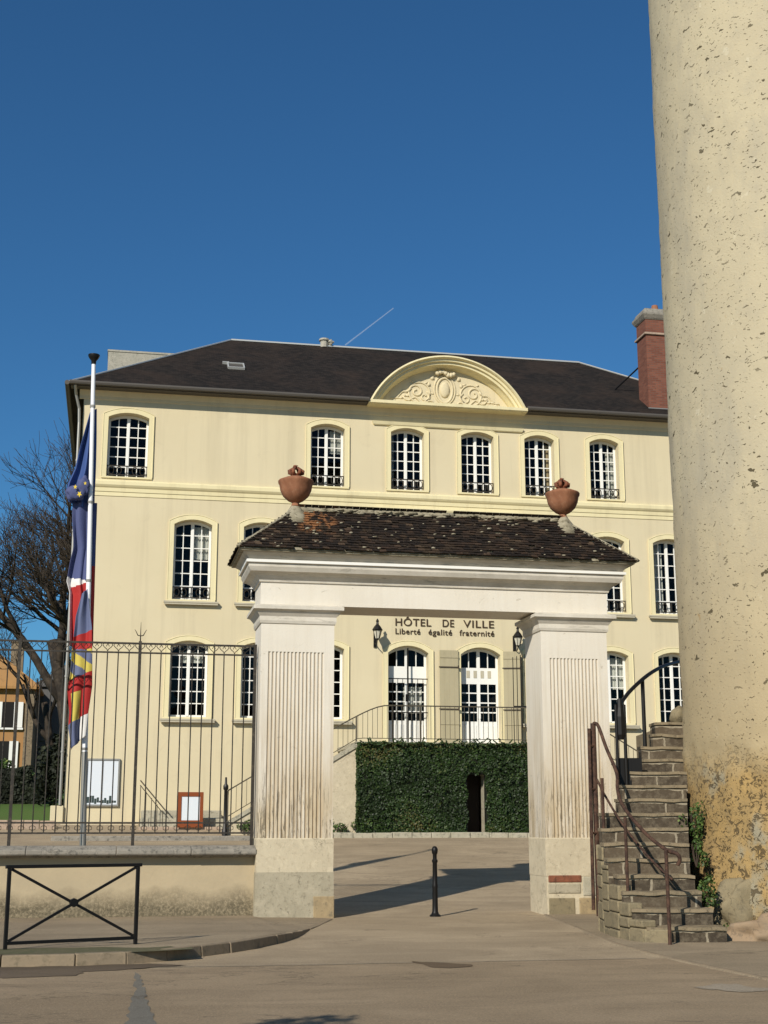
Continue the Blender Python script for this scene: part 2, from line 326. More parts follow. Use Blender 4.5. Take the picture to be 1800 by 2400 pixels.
# ------------------------------------------------------------------ mesh helpers
class MB:
    def __init__(s): s.bm = bmesh.new(); s.lay = None
    def face(s, pts, mi=0):
        vs = [s.bm.verts.new(p) for p in pts]; f = s.bm.faces.new(vs); f.material_index = mi; return f
    def box(s, x0, x1, y0, y1, z0, z1, mi=0):
        v = [s.bm.verts.new(p) for p in ((x0,y0,z0),(x1,y0,z0),(x1,y1,z0),(x0,y1,z0),(x0,y0,z1),(x1,y0,z1),(x1,y1,z1),(x0,y1,z1))]
        for q in ((3,2,1,0),(4,5,6,7),(0,1,5,4),(1,2,6,5),(2,3,7,6),(3,0,4,7)):
            f = s.bm.faces.new([v[i] for i in q]); f.material_index = mi
        return s
    def loft(s, rings, cap=True, mi=0, closed=True):
        rv = [[s.bm.verts.new(p) for p in r] for r in rings]; n = len(rv[0])
        for a, b in zip(rv, rv[1:]):
            for i in range(n if closed else n-1):
                j = (i+1) % n; f = s.bm.faces.new((a[i], a[j], b[j], b[i])); f.material_index = mi
        if cap:
            s.bm.faces.new(rv[0][::-1]).material_index = mi; s.bm.faces.new(rv[-1]).material_index = mi
        return s
    def prism(s, poly, y0, y1, mi=0):     # poly in (x,z), extruded along y
        return s.loft([[(x, y0, z) for x, z in poly], [(x, y1, z) for x, z in poly]], mi=mi)
    def vprism(s, poly, z0, z1, mi=0):    # poly in (x,y), extruded along z
        return s.loft([[(x, y, z0) for x, y in poly], [(x, y, z1) for x, y in poly]], mi=mi)
    def run(s, prof, x0, x1, mi=0):       # profile (y,z) along x
        return s.loft([[(x0, y, z) for y, z in prof], [(x1, y, z) for y, z in prof]], mi=mi)
    def ring(s, x0, x1, y0, y1, prof, cap=True, mi=0):   # rectangle offset outwards by o at height z
        return s.loft([[(x0-o, y0-o, z), (x1+o, y0-o, z), (x1+o, y1+o, z), (x0-o, y1+o, z)] for o, z in prof], cap, mi)
    def tube(s, pts, r, n=6, mi=0, closed=False):
        pts = [Vector(p) for p in pts]; rs = r if isinstance(r, (list, tuple)) else [r]*len(pts)
        rings = []; m = len(pts); up = None
        for i, p in enumerate(pts):
            if closed: d = pts[(i+1) % m]-pts[i-1]
            else: d = pts[min(i+1, m-1)]-pts[max(i-1, 0)]
            d = d.normalized() if d.length > 1e-9 else Vector((0, 0, 1))
            if up is None:
                up = Vector((0, 1, 0)) if abs(d.y) < .8 else Vector((1, 0, 0))
            a = d.cross(up); a = a.normalized() if a.length > 1e-6 else Vector((1, 0, 0)); b = a.cross(d).normalized(); up = b
            rings.append([s.bm.verts.new(p+(a*math.cos(t)+b*math.sin(t))*rs[i]) for t in [2*math.pi*k/n for k in range(n)]])
        seq = list(zip(rings, rings[1:])) + ([(rings[-1], rings[0])] if closed else [])
        for a, b in seq:
            for k in range(n):
                f = s.bm.faces.new((a[k], a[(k+1) % n], b[(k+1) % n], b[k])); f.material_index = mi
        if not closed:
            s.bm.faces.new(rings[0][::-1]).material_index = mi; s.bm.faces.new(rings[-1]).material_index = mi
        return s
    def lathe(s, prof, c=(0, 0), n=24, mi=0):
        return s.loft([[(c[0]+r*math.cos(2*math.pi*k/n), c[1]+r*math.sin(2*math.pi*k/n), z) for k in range(n)] for r, z in prof], True, mi)
    def blob(s, c, r, seed=0, amp=.2, sub=2, sc=(1, 1, 1), mi=0):
        ret = bmesh.ops.create_icosphere(s.bm, subdivisions=sub, radius=1)
        for v in ret['verts']:
            k = 1+amp*noise.noise(v.co*1.6+Vector((seed*3.1, seed, 0)))*2
            v.co = Vector((v.co.x*sc[0]*k*r+c[0], v.co.y*sc[1]*k*r+c[1], v.co.z*sc[2]*k*r+c[2]))
        for v in ret['verts']:
            for f in v.link_faces: f.material_index = mi
        return s
    def build(s, name, m, parent=None, smooth=False, loc=None, bevel=0, recalc=True):
        if recalc: bmesh.ops.recalc_face_normals(s.bm, faces=s.bm.faces)
        me = bpy.data.meshes.new(name); s.bm.to_mesh(me); s.bm.free()
        for k in (m if isinstance(m, (list, tuple)) else [m]): me.materials.append(MATS[k])
        o = bpy.data.objects.new(name, me); COL.objects.link(o)
        if parent: o.parent = parent
        if loc: o.location = loc
        if smooth:
            me.shade_smooth() if hasattr(me, 'shade_smooth') else None
            if smooth == 'auto':
                for e in me.edges: pass
                me.set_sharp_from_angle(angle=R(35))
        if bevel:
            b = o.modifiers.new('bevel', 'BEVEL'); b.width = bevel; b.segments = 2; b.limit_method = 'ANGLE'; b.angle_limit = R(40)
        return o
def cut(name, outer, holes, y0, y1, m, parent=None, loc=None, mats=None):
    """flat shape in x-z with holes, thickness from y0 to y1"""
    cu = bpy.data.curves.new(name, 'CURVE'); cu.dimensions = '2D'; cu.fill_mode = 'BOTH'; cu.extrude = (y1-y0)/2
    for poly in [outer]+holes:
        sp = cu.splines.new('POLY'); sp.points.add(len(poly)-1); sp.use_cyclic_u = True
        for p, (x, z) in zip(sp.points, poly): p.co = (x, z, 0, 1)
    o = bpy.data.objects.new('tmp', cu); COL.objects.link(o)
    me = bpy.data.meshes.new_from_object(o); me.name = name
    bpy.data.objects.remove(o); bpy.data.curves.remove(cu)
    me.transform(Matrix.Rotation(R(90), 4, 'X')); me.transform(Matrix.Translation((0, (y0+y1)/2, 0)))
    me.materials.clear(); me.materials.append(MATS[m])
    for p in me.polygons: p.use_smooth = False
    ob = bpy.data.objects.new(name, me); COL.objects.link(ob)
    if parent: ob.parent = parent
    if loc: ob.location = loc
    return ob
def empty(name, loc=(0, 0, 0), rz=0):
    o = bpy.data.objects.new(name, None); COL.objects.link(o); o.location = loc; o.rotation_euler = (0, 0, rz); o.empty_display_size = .2; return o
def tag(o, label, cat, group=None, kind=None):
    if label: o['label'] = label
    if cat: o['category'] = cat
    if group: o['group'] = group
    if kind: o['kind'] = kind
    return o
def struct(o): o['kind'] = 'structure'; return o
def kids(o): return [c for c in bpy.data.objects if c.parent == o]
def copy_tree(o, parent=None):
    c = o.copy(); COL.objects.link(c); c.parent = parent
    for k in kids(o): copy_tree(k, c)
    return c
def arch(x0, x1, z0, zt, rise, n=10, inset=0):
    """outline with segmental head, z0 bottom, zt crown"""
    w = x1-x0; r = (w*w/4+rise*rise)/(2*rise); cx = (x0+x1)/2; cz = zt-r
    r2 = r-inset; x0 += inset; x1 -= inset; w2 = (x1-x0)/2; a = math.asin(min(1, w2/r2))
    pts = [(x0, z0), (x1, z0)]
    for k in range(n+1):
        t = a-2*a*k/n; pts.append((cx+r2*math.sin(t), cz+r2*math.cos(t)))
    return pts
def archz(x, x0, x1, zt, rise):
    w = x1-x0; r = (w*w/4+rise*rise)/(2*rise); cx = (x0+x1)/2
    return zt-r+math.sqrt(max(0, r*r-(x-cx)**2))

# ------------------------------------------------------------------ terrain
def gz(v):
    if v < 26: return 0.
    if v < 48: return 1.75*((v-26)/22)**1.35
    return 1.75+.055*(min(v, 95)-48)
def sheet(name, us, vs, m, dz=0., fz=gz):
    b = MB(); g = [[b.bm.verts.new((u, v, fz(v)+dz)) for u in us] for v in vs]
    for i in range(len(vs)-1):
        for j in range(len(us)-1): b.bm.faces.new((g[i][j], g[i][j+1], g[i+1][j+1], g[i+1][j]))
    return b.build(name, m, smooth=True)
def frange(a, b, n): return [a+(b-a)*i/n for i in range(n+1)]
struct(sheet('ground', [-900, -200, -60, -30, -10, 0, 10, 30, 60, 200, 900], [-300, -60, 0, 10, 20]+frange(26, 48, 44)+[55, 65, 80, 95, 200, 600, 1500, 4000], 'court_ground'))
struct(sheet('lawn', frange(-60, -1.9, 12), frange(46.2, 48, 4)+[55, 65, 80, 95, 140], 'grass', .02))
# road across the foot of the picture, its far edge a ragged joint
b = MB(); us = frange(-60, 60, 160)
top = [b.bm.verts.new((u, 16.95+.06*noise.noise(Vector((u*1.7, 3, 0)))+(.12*math.sin(u*.31)), .004)) for u in us]; bot = [b.bm.verts.new((u, -40, .004)) for u in us]
for i in range(len(us)-1): b.bm.faces.new((bot[i], bot[i+1], top[i+1], top[i]))
struct(b.build('road', 'road_asphalt'))
def blotch(name, pts, z, m, wob=.05, seed=1):
    b = MB(); P = []
    n = len(pts)
    for i in range(n):
        a, c = Vector(pts[i]), Vector(pts[(i+1) % n]); k = max(2, int((c-a).length/.09))
        for j in range(k):
            p = a.lerp(c, j/k); P.append((p.x+wob*noise.noise(Vector((p.x*4, p.y*4, seed)))*2, p.y+wob*noise.noise(Vector((p.y*4, p.x*4, seed+9)))*2, z))
    b.face(P); return struct(b.build(name, m))
blotch('road_patch', [(.10, 10), (.42, 10), (.47, 12.4), (.44, 14.5), (.42, 16.3), (.37, 16.6), (.33, 14.6), (.22, 12.4)], .008, 'patch_grey', .025)
blotch('road_patch', [(3.68, 17.3), (4.30, 16.78), (4.25, 16.5), (3.95, 16.35), (3.80, 16.45)], .009, 'patch_brown', .05, 3)
blotch('road_patch', [(-4, 17.44), (-.3, 17.46), (.5, 17.62), (1.0, 17.3), (.2, 16.9), (-.2, 16.8), (-.3, 16.35), (-1.0, 16.2), (-1.3, 16.75), (-4, 16.8)], .009, 'gutter_dirt', .07, 5)
blotch('road_patch', [(5.9, 13.9), (6.5, 14.2), (6.7, 13.6), (6.2, 13.4)], .009, 'line_pale', .16, 8)
b = MB(); L = [(.4+i*.25, 17.12-.0*i+.05*noise.noise(Vector((i*.3, 0, 0)))) for i in range(26)]
for (p, q) in zip(L, L[1:]): b.face([(p[0], p[1]-.02, .0065), (q[0], q[1]-.02, .0065), (q[0], q[1]+.02, .0065), (p[0], p[1]+.02, .0065)])
struct(b.build('road_joint', 'line_pale'))

# left pavement with its kerb curving into the gateway
KB = [(-60, 17.45), (-20, 17.45), (-6, 17.45), (-1.15, 17.45), (-.3, 17.48), (.3, 17.60), (.8, 17.92), (1.25, 18.42), (1.65, 18.9), (2.03, 19.45), (2.42, 20.2), (2.74, 21.0), (3.02, 21.9), (3.28, 22.9), (3.6, 23.9), (4.0, 25.2)]
def kh(v): return .135 if v < 20 else max(.012, .135-(v-20)*.041)
b = MB(); kt = []; bk = []
for u, v in KB: kt.append((u-.14*.5, v+.14, kh(v)-.004)); bk.append((u if u < -5 else min(u, 2.6) if v < 25 else 2.6, 25.95, .045))
tv = [b.bm.verts.new(p) for p in kt]
bk = [(-60, 25.95, .045), (-20, 25.95, .045), (-6, 25.95, .045), (-1.5, 25.95, .045), (-1, 25.95, .045), (-.4, 25.95, .045), (.1, 25.95, .045), (.6, 25.95, .045), (1, 25.95, .045), (1.4, 25.95, .045), (1.8, 25.95, .045), (2.2, 25.95, .045), (2.6, 25.95, .045), (2.63, 25.9, .04), (2.7, 25.75, .03), (3.9, 25.72, .008)]
bv = [b.bm.verts.new(p) for p in bk]
for i in range(len(tv)-1): b.bm.faces.new((tv[i], tv[i+1], bv[i+1], bv[i]))
struct(b.build('pavement', 'pavement_asphalt', smooth=False))
# kerb stones, individually cut
b = MB(); dist = 0
seg = []
for (p, q) in zip(KB[1:], KB[2:]):
    p, q = Vector(p), Vector(q); L_ = (q-p).length; n = max(1, round(L_/(.9 if p.y < 18 else .95)))
    for i in range(n): seg.append((p.lerp(q, i/n), p.lerp(q, (i+1)/n)))
for i, (p, q) in enumerate(seg):
    d = (q-p).normalized(); nrm = Vector((-d.y, d.x)); g = .008; p2 = p+d*g; q2 = q-d*g
    h0, h1 = kh(p.y)+random.uniform(-.006, .006), kh(q.y)+random.uniform(-.006, .006); w = .15; o = random.uniform(-.012, .012)
    bot_ = [(p2+nrm*o), (q2+nrm*o), (q2+nrm*w), (p2+nrm*w)]
    top_ = [(p2+nrm*(o+.02)), (q2+nrm*(o+.02)), (q2+nrm*w), (p2+nrm*w)]
    b.loft([[(*c, -.05) for c in bot_], [(top_[0].x, top_[0].y, h0), (top_[1].x, top_[1].y, h1), (top_[2].x, top_[2].y, h1), (top_[3].x, top_[3].y, h0)]])
struct(b.build('kerb', 'kerb_stone', bevel=.012))
b = MB(); n = 60; P = []
for i in range(n+1):
    u = -3.2+i*(4.3/n); P.append((u, 17.62+(max(0, u)**2)*.28))
Q = [(u, v+.95+.45*noise.noise(Vector((u*1.3, 0, 4)))-max(0, u)*.35) for u, v in P]
va = [b.bm.verts.new((u, v, .1365)) for u, v in P]; vb = [b.bm.verts.new((u, v+.02, .1385-.011*(v-17.5))) for u, v in Q]
for i in range(n): b.bm.faces.new((va[i], va[i+1], vb[i+1], vb[i]))
o = b.build('moss_strip', 'moss_edge'); struct(o)
# right pavement by the tower, nearly flush
PR = [(7.98, 25.6), (7.75, 24.2), (7.45, 22.2), (7.2, 20.6), (6.98, 19.2), (6.88, 17.5), (6.9, 16), (6.98, 14.4), (7.1, 12.5), (7.3, 9), (7.6, 2)]
b = MB(); a_ = [b.bm.verts.new((u, v, .02)) for u, v in PR]; c_ = [b.bm.verts.new((40, v, .05)) for u, v in PR]; d_ = [b.bm.verts.new((u-.03, v, -.01)) for u, v in PR]
for i in range(len(PR)-1): b.bm.faces.new((a_[i], a_[i+1], c_[i+1], c_[i])); b.bm.faces.new((d_[i], d_[i+1], a_[i+1], a_[i]))
struct(b.build('pavement', 'pavement_asphalt'))
b = MB()
for (p, q) in zip(PR, PR[1:]):
    p, q = Vector(p), Vector(q); n = max(1, round((q-p).length/.5)); d = (q-p).normalized(); nr = Vector((-d.y, d.x))
    for i in range(n):
        a1 = p.lerp(q, i/n)+d*.006; b1 = p.lerp(q, (i+1)/n)-d*.006; w = .06
        b.loft([[(*(a1-nr*.0), -.03), (*b1, -.03), (*(b1+nr*w), -.03), (*(a1+nr*w), -.03)], [(*a1, .027), (*b1, .027), (*(b1+nr*w), .03), (*(a1+nr*w), .03)]])
struct(b.build('kerb', 'kerb_stone', bevel=.006))
# stone edgings in the court
b = MB()
for i in range(24):
    u0 = 5.6+i*.62; b.box(u0, u0+.605, 43.3+random.uniform(-.02, .02), 43.62, gz(43.2)-.05, gz(43.6)+.13+random.uniform(-.012, .012))
struct(b.build('court_kerb', 'pale_ashlar', bevel=.02))
b = MB()
for i in range(30): u0 = -16+i*.48; b.box(u0, u0+.465, 45.9, 46.15, gz(45.9)-.1, gz(46)+.26+random.uniform(-.015, .015))
struct(b.build('court_edging', 'pink_stone', bevel=.02))
b = MB(); b.box(-1.6, 5.6, 42.6, 43.0, gz(42.6)-.1, gz(43)+.10); struct(b.build('court_edging', 'coping_stone', bevel=.03))
b = MB(); b.box(-1.5, 1.0, 47.2, 47.9, gz(47)-.1, 1.66+.02); struct(b.build('court_step', 'cream_render', bevel=.02))

# ------------------------------------------------------------------ town hall
V = 48.0; U0, U1, VB = -1.44, 24.4, 59.0; ZE = 16.6
TH = empty('town_hall', (11.5, V, 1.7)); tag(TH, 'large cream rendered town hall with slate hipped roof, arched pediment and tall white windows', 'town hall')
TH_OFF = Vector((-11.5, -V, -1.7))
def th(o): o.parent = TH; o.location = Vector(o.location)+TH_OFF; return o
BAYS = [.15, 2.52, 4.95, 7.25, 10.2, 12.84, 15.22, 17.76, 20.2, 22.6]
TOP = [0, 3, 4, 5, 6, 7, 9]; FIRST = [1, 2, 3, 4, 5, 6, 7, 8, 9]; GROUND = [1, 2, 3, 6, 7, 8, 9]; DOORS = [4, 5]
SPEC = {'T': (1.24, 13.54, 15.87, .17), 'F': (1.32, 9.27, 12.11, .18), 'G': (1.30, 5.24, 7.85, .17), 'D': (1.46, 4.3, 7.86, .26)}
RISE = {k: s[3] for k, s in SPEC.items()}
holes = []; items = []
for kind, idx in (('T', TOP), ('F', FIRST), ('G', GROUND), ('D', DOORS)):
    w, z0, z1, rs = SPEC[kind]
    for i in idx:
        ww = w*(1.14 if (kind == 'T' and i == 0) else .93 if (kind == 'T' and i >= 6) else 1)
        holes.append(arch(BAYS[i]-ww/2, BAYS[i]+ww/2, z0, z1, rs)); items.append((kind, i, ww))
def setback(o): return o
wall = cut('wall', [(U0, .5), (U1, .5), (U1, ZE), (U0, ZE)], holes, V, V+.45, 'cream_render'); th(wall)
b = MB(); b.box(U0, U0+.35, V+.452, VB, .5, ZE).box(U1-.35, U1, V+.452, VB, .5, ZE).box(U0+.352, U1-.352, VB-.35, VB, .5, ZE); th(b.build('wall', 'cream_render'))
# interior floors so that rooms are dark boxes
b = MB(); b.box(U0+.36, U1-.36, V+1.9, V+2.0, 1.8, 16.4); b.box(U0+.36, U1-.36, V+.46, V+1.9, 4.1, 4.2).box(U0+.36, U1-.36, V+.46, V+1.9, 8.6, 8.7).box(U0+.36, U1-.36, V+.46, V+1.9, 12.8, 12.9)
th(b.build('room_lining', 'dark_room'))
def make_window(kind, w, cur=None):
    _, z0, z1, rs = SPEC[kind]; h = z1-z0; win = None; zt = z1
    fr, mull, mun = .055, .12, .032
    x0, x1 = -w/2, w/2; door = kind == 'D'
    rows = {'T': 6, 'F': 6, 'G': 6, 'D': 6}[kind]
    inner0, inner1 = x0+fr+.03, x1-fr-.03
    half = (inner1-inner0-mull)/2
    cols = []
    for sx in (inner0, inner0+half+mull):
        cw = (half-mun)/2; cols += [(sx, sx+cw), (sx+cw+mun, sx+half)]
    hs = []; zb = z0+.09 if not door else z0+.95
    zspr = z1-rs-.02
    if door: edges = [zb+(6.55-zb)*k/3 for k in range(4)]+[None]
    rowz = []
    if not door:
        rh = (zspr-zb)/(rows-.35)
        for r in range(rows-1): rowz.append((zb+r*rh, zb+(r+1)*rh-mun))
        rowz.append((zb+(rows-1)*rh, None))
    else:
        rh = (6.62-zb)/4
        for r in range(4): rowz.append((zb+r*rh, zb+(r+1)*rh-mun*1.3))
        rowz.append((7.16, None))
    for (a, c) in cols:
        for (p, q) in rowz:
            if q is None:
                n = 4; top = []
                for k in range(n+1):
                    x = c-(c-a)*k/n; top.append((x, archz(x, x0, x1, z1, rs)-fr-.045))
                hs.append([(a, p), (c, p)]+top)
            else: hs.append([(a, p), (c, p), (c, q), (a, q)])
    O = (0, 0, 0)
    win = cut('window' if not door else 'door', arch(x0+.004, x1-.004, z0+.004, z1-.004, rs), hs, .32, .375, 'white_paint')
    m = MB()
    if door:
        for (a, c) in ((inner0+.04, inner0+half-.04), (inner0+half+mull+.04, inner1-.04)): m.ring(a, c, .300, .319, [(0, z0+.14), (0, z0+.82)])
        for k in (-1, 1): m.box(k*.045-.012, k*.045+.012, .28, .319, z0+1.05, z0+1.2)
        m.build('lower_panel', 'white_paint', win)
    else:
        m.box(-.045, .045, .295, .319, z0+.06, zspr+.02); m.build('meeting_stile', 'white_paint', win)
    m = MB(); m.face([(x, .35, z) for x, z in arch(x0+.03, x1-.03, z0+.05, z1-.03, rs)]); m.build('glass', 'glass', win)
    # moulded surround
    t = .17
    outer = arch(x0-t, x1+t, z0-(.0 if door else .06), z1+t, rs+.06); inn = arch(x0-.0, x1+.0, z0-(.001 if door else 0), z1, rs)
    if door:
        n = 10; o2 = arch(x0-t, x1+t, z0, z1+t, rs+.06); i2 = arch(x0, x1, z0, z1, rs)
        poly = [(x0-t, z0), (x0, z0)]+i2[2:][::-1]+[(x1, z0), (x1+t, z0)]+o2[2:]
        cut('surround', poly, [], -.05, -.001, 'cream_trim', win)
    else:
        cut('surround', outer, [inn], -.05, -.001, 'cream_trim', win)
    m = MB()
    oa = arch(x0-t, x1+t, z0, z1+t, rs+.06)[1:]+[(x0-t, z0)]
    m.tube([(x, -.05, z) for x, z in oa], .018, 5); m.build('moulding', 'cream_trim', win)
    if kind in 'FG':
        m = MB(); d = .16 if kind == 'F' else .2
        m.ring(x0-.26, x1+.26, -d, -.052, [(0, z0-.19), (0, z0-.14), (.02, z0-.13), (.02, z0-.075)]); m.build('sill', 'sill_stone', win)
    if kind in 'TF':
        m = MB(); y = .03; a, c = x0+.01, x1-.01; zz = z0+.06; ht = .36 if kind == 'T' else .4
        m.box(a, c, y, y+.03, zz+ht-.035, zz+ht).box(a, c, y, y+.02, zz, zz+.035)
        m.box(-.02, .02, y, y+.02, zz+.02, zz+ht-.025)
        for s in (-1, 1):
            m.box(s*(w/2-.03)-.012, s*(w/2-.03)+.012, y, y+.02, zz+.02, zz+ht-.025)
            for cx in (.24, .47):
                rr = .11
                m.tube([(s*cx*w/1.24+rr*math.cos(t_)*.8, y+.01, zz+ht/2+rr*math.sin(t_)*1.25) for t_ in [2*math.pi*k/12 for k in range(12)]], .014, 4, closed=True)
        m.build('guard_rail', 'fence_iron', win)
    if cur:
        m = MB(); z_a, z_b = cur[3], cur[4]; n = 26; pr = []
        xa, xb = cur[0]*w-w/2, cur[1]*w-w/2
        g = [[m.bm.verts.new((xa+(xb-xa)*k/n, .50+.03*math.sin(k*1.9), z0+(z1-z0-.08)*zz)) for k in range(n+1)] for zz in (z_a, z_b)]
        for k in range(n): m.bm.faces.new((g[0][k], g[0][k+1], g[1][k+1], g[1][k]))
        m.build('curtain', cur[2], win, smooth=True)
    return win
CUR = {('T', 6): (.74, .98, 'curtain_amber', .02, .93), ('T', 7): (.70, .98, 'curtain', .02, .85), ('F', 1): (.5, .98, 'curtain', .55, .97), ('D', 4): (.45, .9, 'curtain', .35, .62), ('T', 0): None,
       ('F', 7): (.02, .3, 'curtain', .02, .9), ('T', 3): (.62, .98, 'curtain', .6, .98), ('T', 4): (.02, .16, 'curtain', .02, .98), ('F', 8): (.02, .4, 'curtain', .0, .98), ('G', 7): (.55, .98, 'curtain', .5, .95), ('G', 1): (.3, .9, 'curtain', .75, .9)}
cache = {}
for kind, i, ww in items:
    key = (kind, round(ww, 3))
    if CUR.get((kind, i)) is None and key in cache:
        w_ = copy_tree(cache[key]); w_.parent = TH
    else:
        w_ = make_window(kind, ww, CUR.get((kind, i))); w_.parent = TH
        if CUR.get((kind, i)) is None: cache[key] = w_
    w_.location = Vector((BAYS[i], V, 0))+TH_OFF
# shutters folded back beside the right-hand door
for (ua, ub, yaw) in ((11.32, 12.0, 0), (13.66, 14.28, R(-14))):
    m = MB(); w = ub-ua; m.box(0, w, -.03, 0, 4.34, 7.72)
    for k in range(1, 4): m.box(w*k/4-.008, w*k/4+.008, -.034, -.0305, 4.4, 7.66)
    for z in (4.4, 5.1, 7.45): m.box(.0, w, -.05, -.0305, z, z+.08)
    sh = m.build('shutter', 'shutter_cream', loc=(ua, V-.09, 0)); sh.rotation_euler.z = yaw; th(sh)
    m = MB()
    for z in (5.62, 7.1): m.box(-.04, w*.98, -.062, -.0505, z, z+.04); m.tube([(w*.98, -.08, z-.03), (w*.98, -.08, z+.08)], .025, 6)
    if yaw: m.box(w-.03, w, -.066, -.0505, 4.4, 7.6)
    m.build('strap_hinge', 'strap_iron', sh)
# transom panels of the right door, iron grille bars of the left door
for x in (-.38, -.12, .14, .4): m = MB(); m.box(BAYS[5]+x-.06, BAYS[5]+x+.06, V+.305, V+.319, 6.80, 7.06); th(m.build('transom_panel', 'sill_stone'))
m = MB(); m.tube([(BAYS[4], V+.06, 4.32), (BAYS[4], V+.06, 7.78)], .03, 6)
for z in (5.5, 6.68): m.box(BAYS[4]-.72, BAYS[4]+.72, V+.07, V+.095, z, z+.035)
m.tube([(BAYS[4]-.04, V+.05, 5.9), (BAYS[4]-.04, V+.05, 6.15)], .05, 6)
for x in (-.55, -.36, -.18, .18, .36, .55): m.tube([(BAYS[4]+x, V+.08, 4.32), (BAYS[4]+x, V+.08, 6.7)], .011, 4)
o = m.build('door_grille', 'black_iron'); th(o)
# string course, cornice, corner pier
m = MB(); m.run([(V-.001, 12.99), (V-.05, 12.99), (V-.06, 13.12), (V-.10, 13.16), (V-.14, 13.22), (V-.14, 13.34), (V-.10, 13.38), (V-.001, 13.42)], U0-.1, U1+.1)
m.run([(V-.001, 12.84), (V-.025, 12.84), (V-.025, 12.989), (V-.001, 12.989)], U0-.03, U1+.03); th(m.build('string_course', 'cream_trim'))
m = MB(); m.run([(V-.001, 16.30), (V-.03, 16.32), (V-.05, 16.42), (V-.12, 16.54), (V-.18, 16.64), (V-.001, 16.64)], U0-.15, U1+.15)
th(m.build('cornice', 'cream_render'))
m = MB(); m.box(U0-.42, U0-.002, V-.12, V+.5, 1.3, 2.28); th(m.build('corner_plinth', 'cream_render', bevel=.02))
# avant-corps bands below the pediment
m = MB(); m.ring(8.95, 14.55, V-.05, V+.05, [(0, 15.93), (.03, 15.96), (.07, 16.07)]); m.run([(V-.03, 12.60), (V-.06, 12.60), (V-.16, 12.78), (V-.16, 12.835), (V-.03, 12.835)], 9.0, 14.5)
th(m.build('band', 'cream_trim'))
# pediment: arched hood, tympanum, carving
PC, PZ, HW, RI = 11.64, 16.70, 2.93, 1.86
PR_ = (HW*HW+RI*RI)/(2*RI); PCZ = PZ+RI-PR_; PA = math.asin(HW/PR_)
ped = empty('x'); bpy.data.objects.remove(ped)
m = MB(); N = 40
def ap(r, t): return (PC+r*math.sin(t), PCZ+r*math.cos(t))
prof = [(0, V+2.3), (0, V-.64), (.06, V-.66), (.09, V-.60), (.10, V-.54), (.18, V-.53), (.19, V-.44), (.28, V-.43), (.29, V-.3), (.36, V-.12), (.38, V+.05), (.38, V+.6), (.10, V+.7), (.10, V+2.3)]
rings = []
for k in range(N+1):
    t = -PA+2*PA*k/N; ring = []
    for dr, y in prof:
        x, z = ap(PR_-dr, t)
        if z < PZ-.02:
            z = PZ-.02
        ring.append((x, y, z))
    rings.append(ring)
m.loft(rings)
pedo = m.build('pediment', 'cream_trim'); th(pedo)
m = MB(); m.run([(V-.001, 16.565), (V-.60, 16.57), (V-.62, 16.59), (V-.66, 16.60), (V-.66, 16.71), (V-.5, 16.73), (V-.001, 16.73)], PC-HW-.06, PC+HW+.06); o = m.build('base_cornice', 'cream_trim', pedo)
m = MB(); P = [ap(PR_-.37, -PA*.97+2*PA*.97*k/30) for k in range(31)]; P = [p for p in P if p[1] > 16.73]
m.prism([(P[0][0], 16.732)]+P+[(P[-1][0], 16.732)], V-.02, V+.4); m.build('tympanum', 'cream_render', pedo)
m = MB(); yy = V-.03
def scroll(cx, cz, r0, r1, t0, t1, rad, n=22, sx=1):
    return [(cx+sx*(r0+(r1-r0)*k/n)*math.cos(t0+(t1-t0)*k/n), yy, cz+(r0+(r1-r0)*k/n)*math.sin(t0+(t1-t0)*k/n)) for k in range(n+1)]
ov = [(PC-.02+.30*math.cos(t), yy, 17.42+.46*math.sin(t)*(1 if math.sin(t) > 0 else 1.1)) for t in [2*math.pi*k/24 for k in range(24)]]
m.tube(ov, .05, 6, closed=True)
m.tube([(PC-.02+.40*math.cos(t), yy, 17.42+.56*math.sin(t)) for t in [2*math.pi*k/24 for k in range(24)]], .035, 6, closed=True)
m.blob((PC-.02, yy, 17.42), .2, 1, .05, 2, (1, .35, 1.6))
for s in (-1, 1):
    m.tube(scroll(PC+s*.98, 17.26, .40, .40, 0, 2*math.pi, .03, 24, s), .035, 6)
    m.tube(scroll(PC+s*1.1, 17.3, .28, .05, 0, 8, .03, 26, s), .04, 6)
    m.tube(scroll(PC+s*.78, 17.12, .22, .04, 2, 9, .03, 20, s), .035, 6)
    m.tube([(PC+s*(.42+.12*k), yy, 16.86+.10*math.sin(k*1.3)+.02*k) for k in range(11)], .035, 5)
    m.tube([(PC+s*(1.3+.07*k), yy, 17.42-.045*k-.05*math.sin(k)) for k in range(12)], [.045-.002*k for k in range(12)], 5)
    for q in range(5): m.blob((PC+s*(1.42+.13*q), yy, 17.12-.05*q+.05*(q % 2)), .065, q, .3, 1, (1.5, .5, .8))
    m.blob((PC+s*.5, yy, 17.85), .09, 7, .3, 1, (1, .5, 1)); m.blob((PC+s*.62, yy, 17.6), .07, 8, .3, 1, (1, .5, 1.2))
    for q in range(6):
        a = q*1.05; m.blob((PC+s*(.98+.5*math.cos(a)), yy, 17.26+.46*math.sin(a) if 17.26+.46*math.sin(a) > 16.8 else 16.82), .055, q, .3, 1, (1.4, .5, .8))
for q in range(7): m.blob((PC-.3+.1*q, V-.15, 18.02+.06*math.sin(q)), .10, q, .3, 1, (1, .8, 1))
for q in range(7): m.blob((PC-.3+.1*q, yy, 16.84+.03*(q % 2)), .06, q+5, .3, 1, (1.2, .6, .7))
m.build('carving', 'cream_render', pedo, smooth=True)
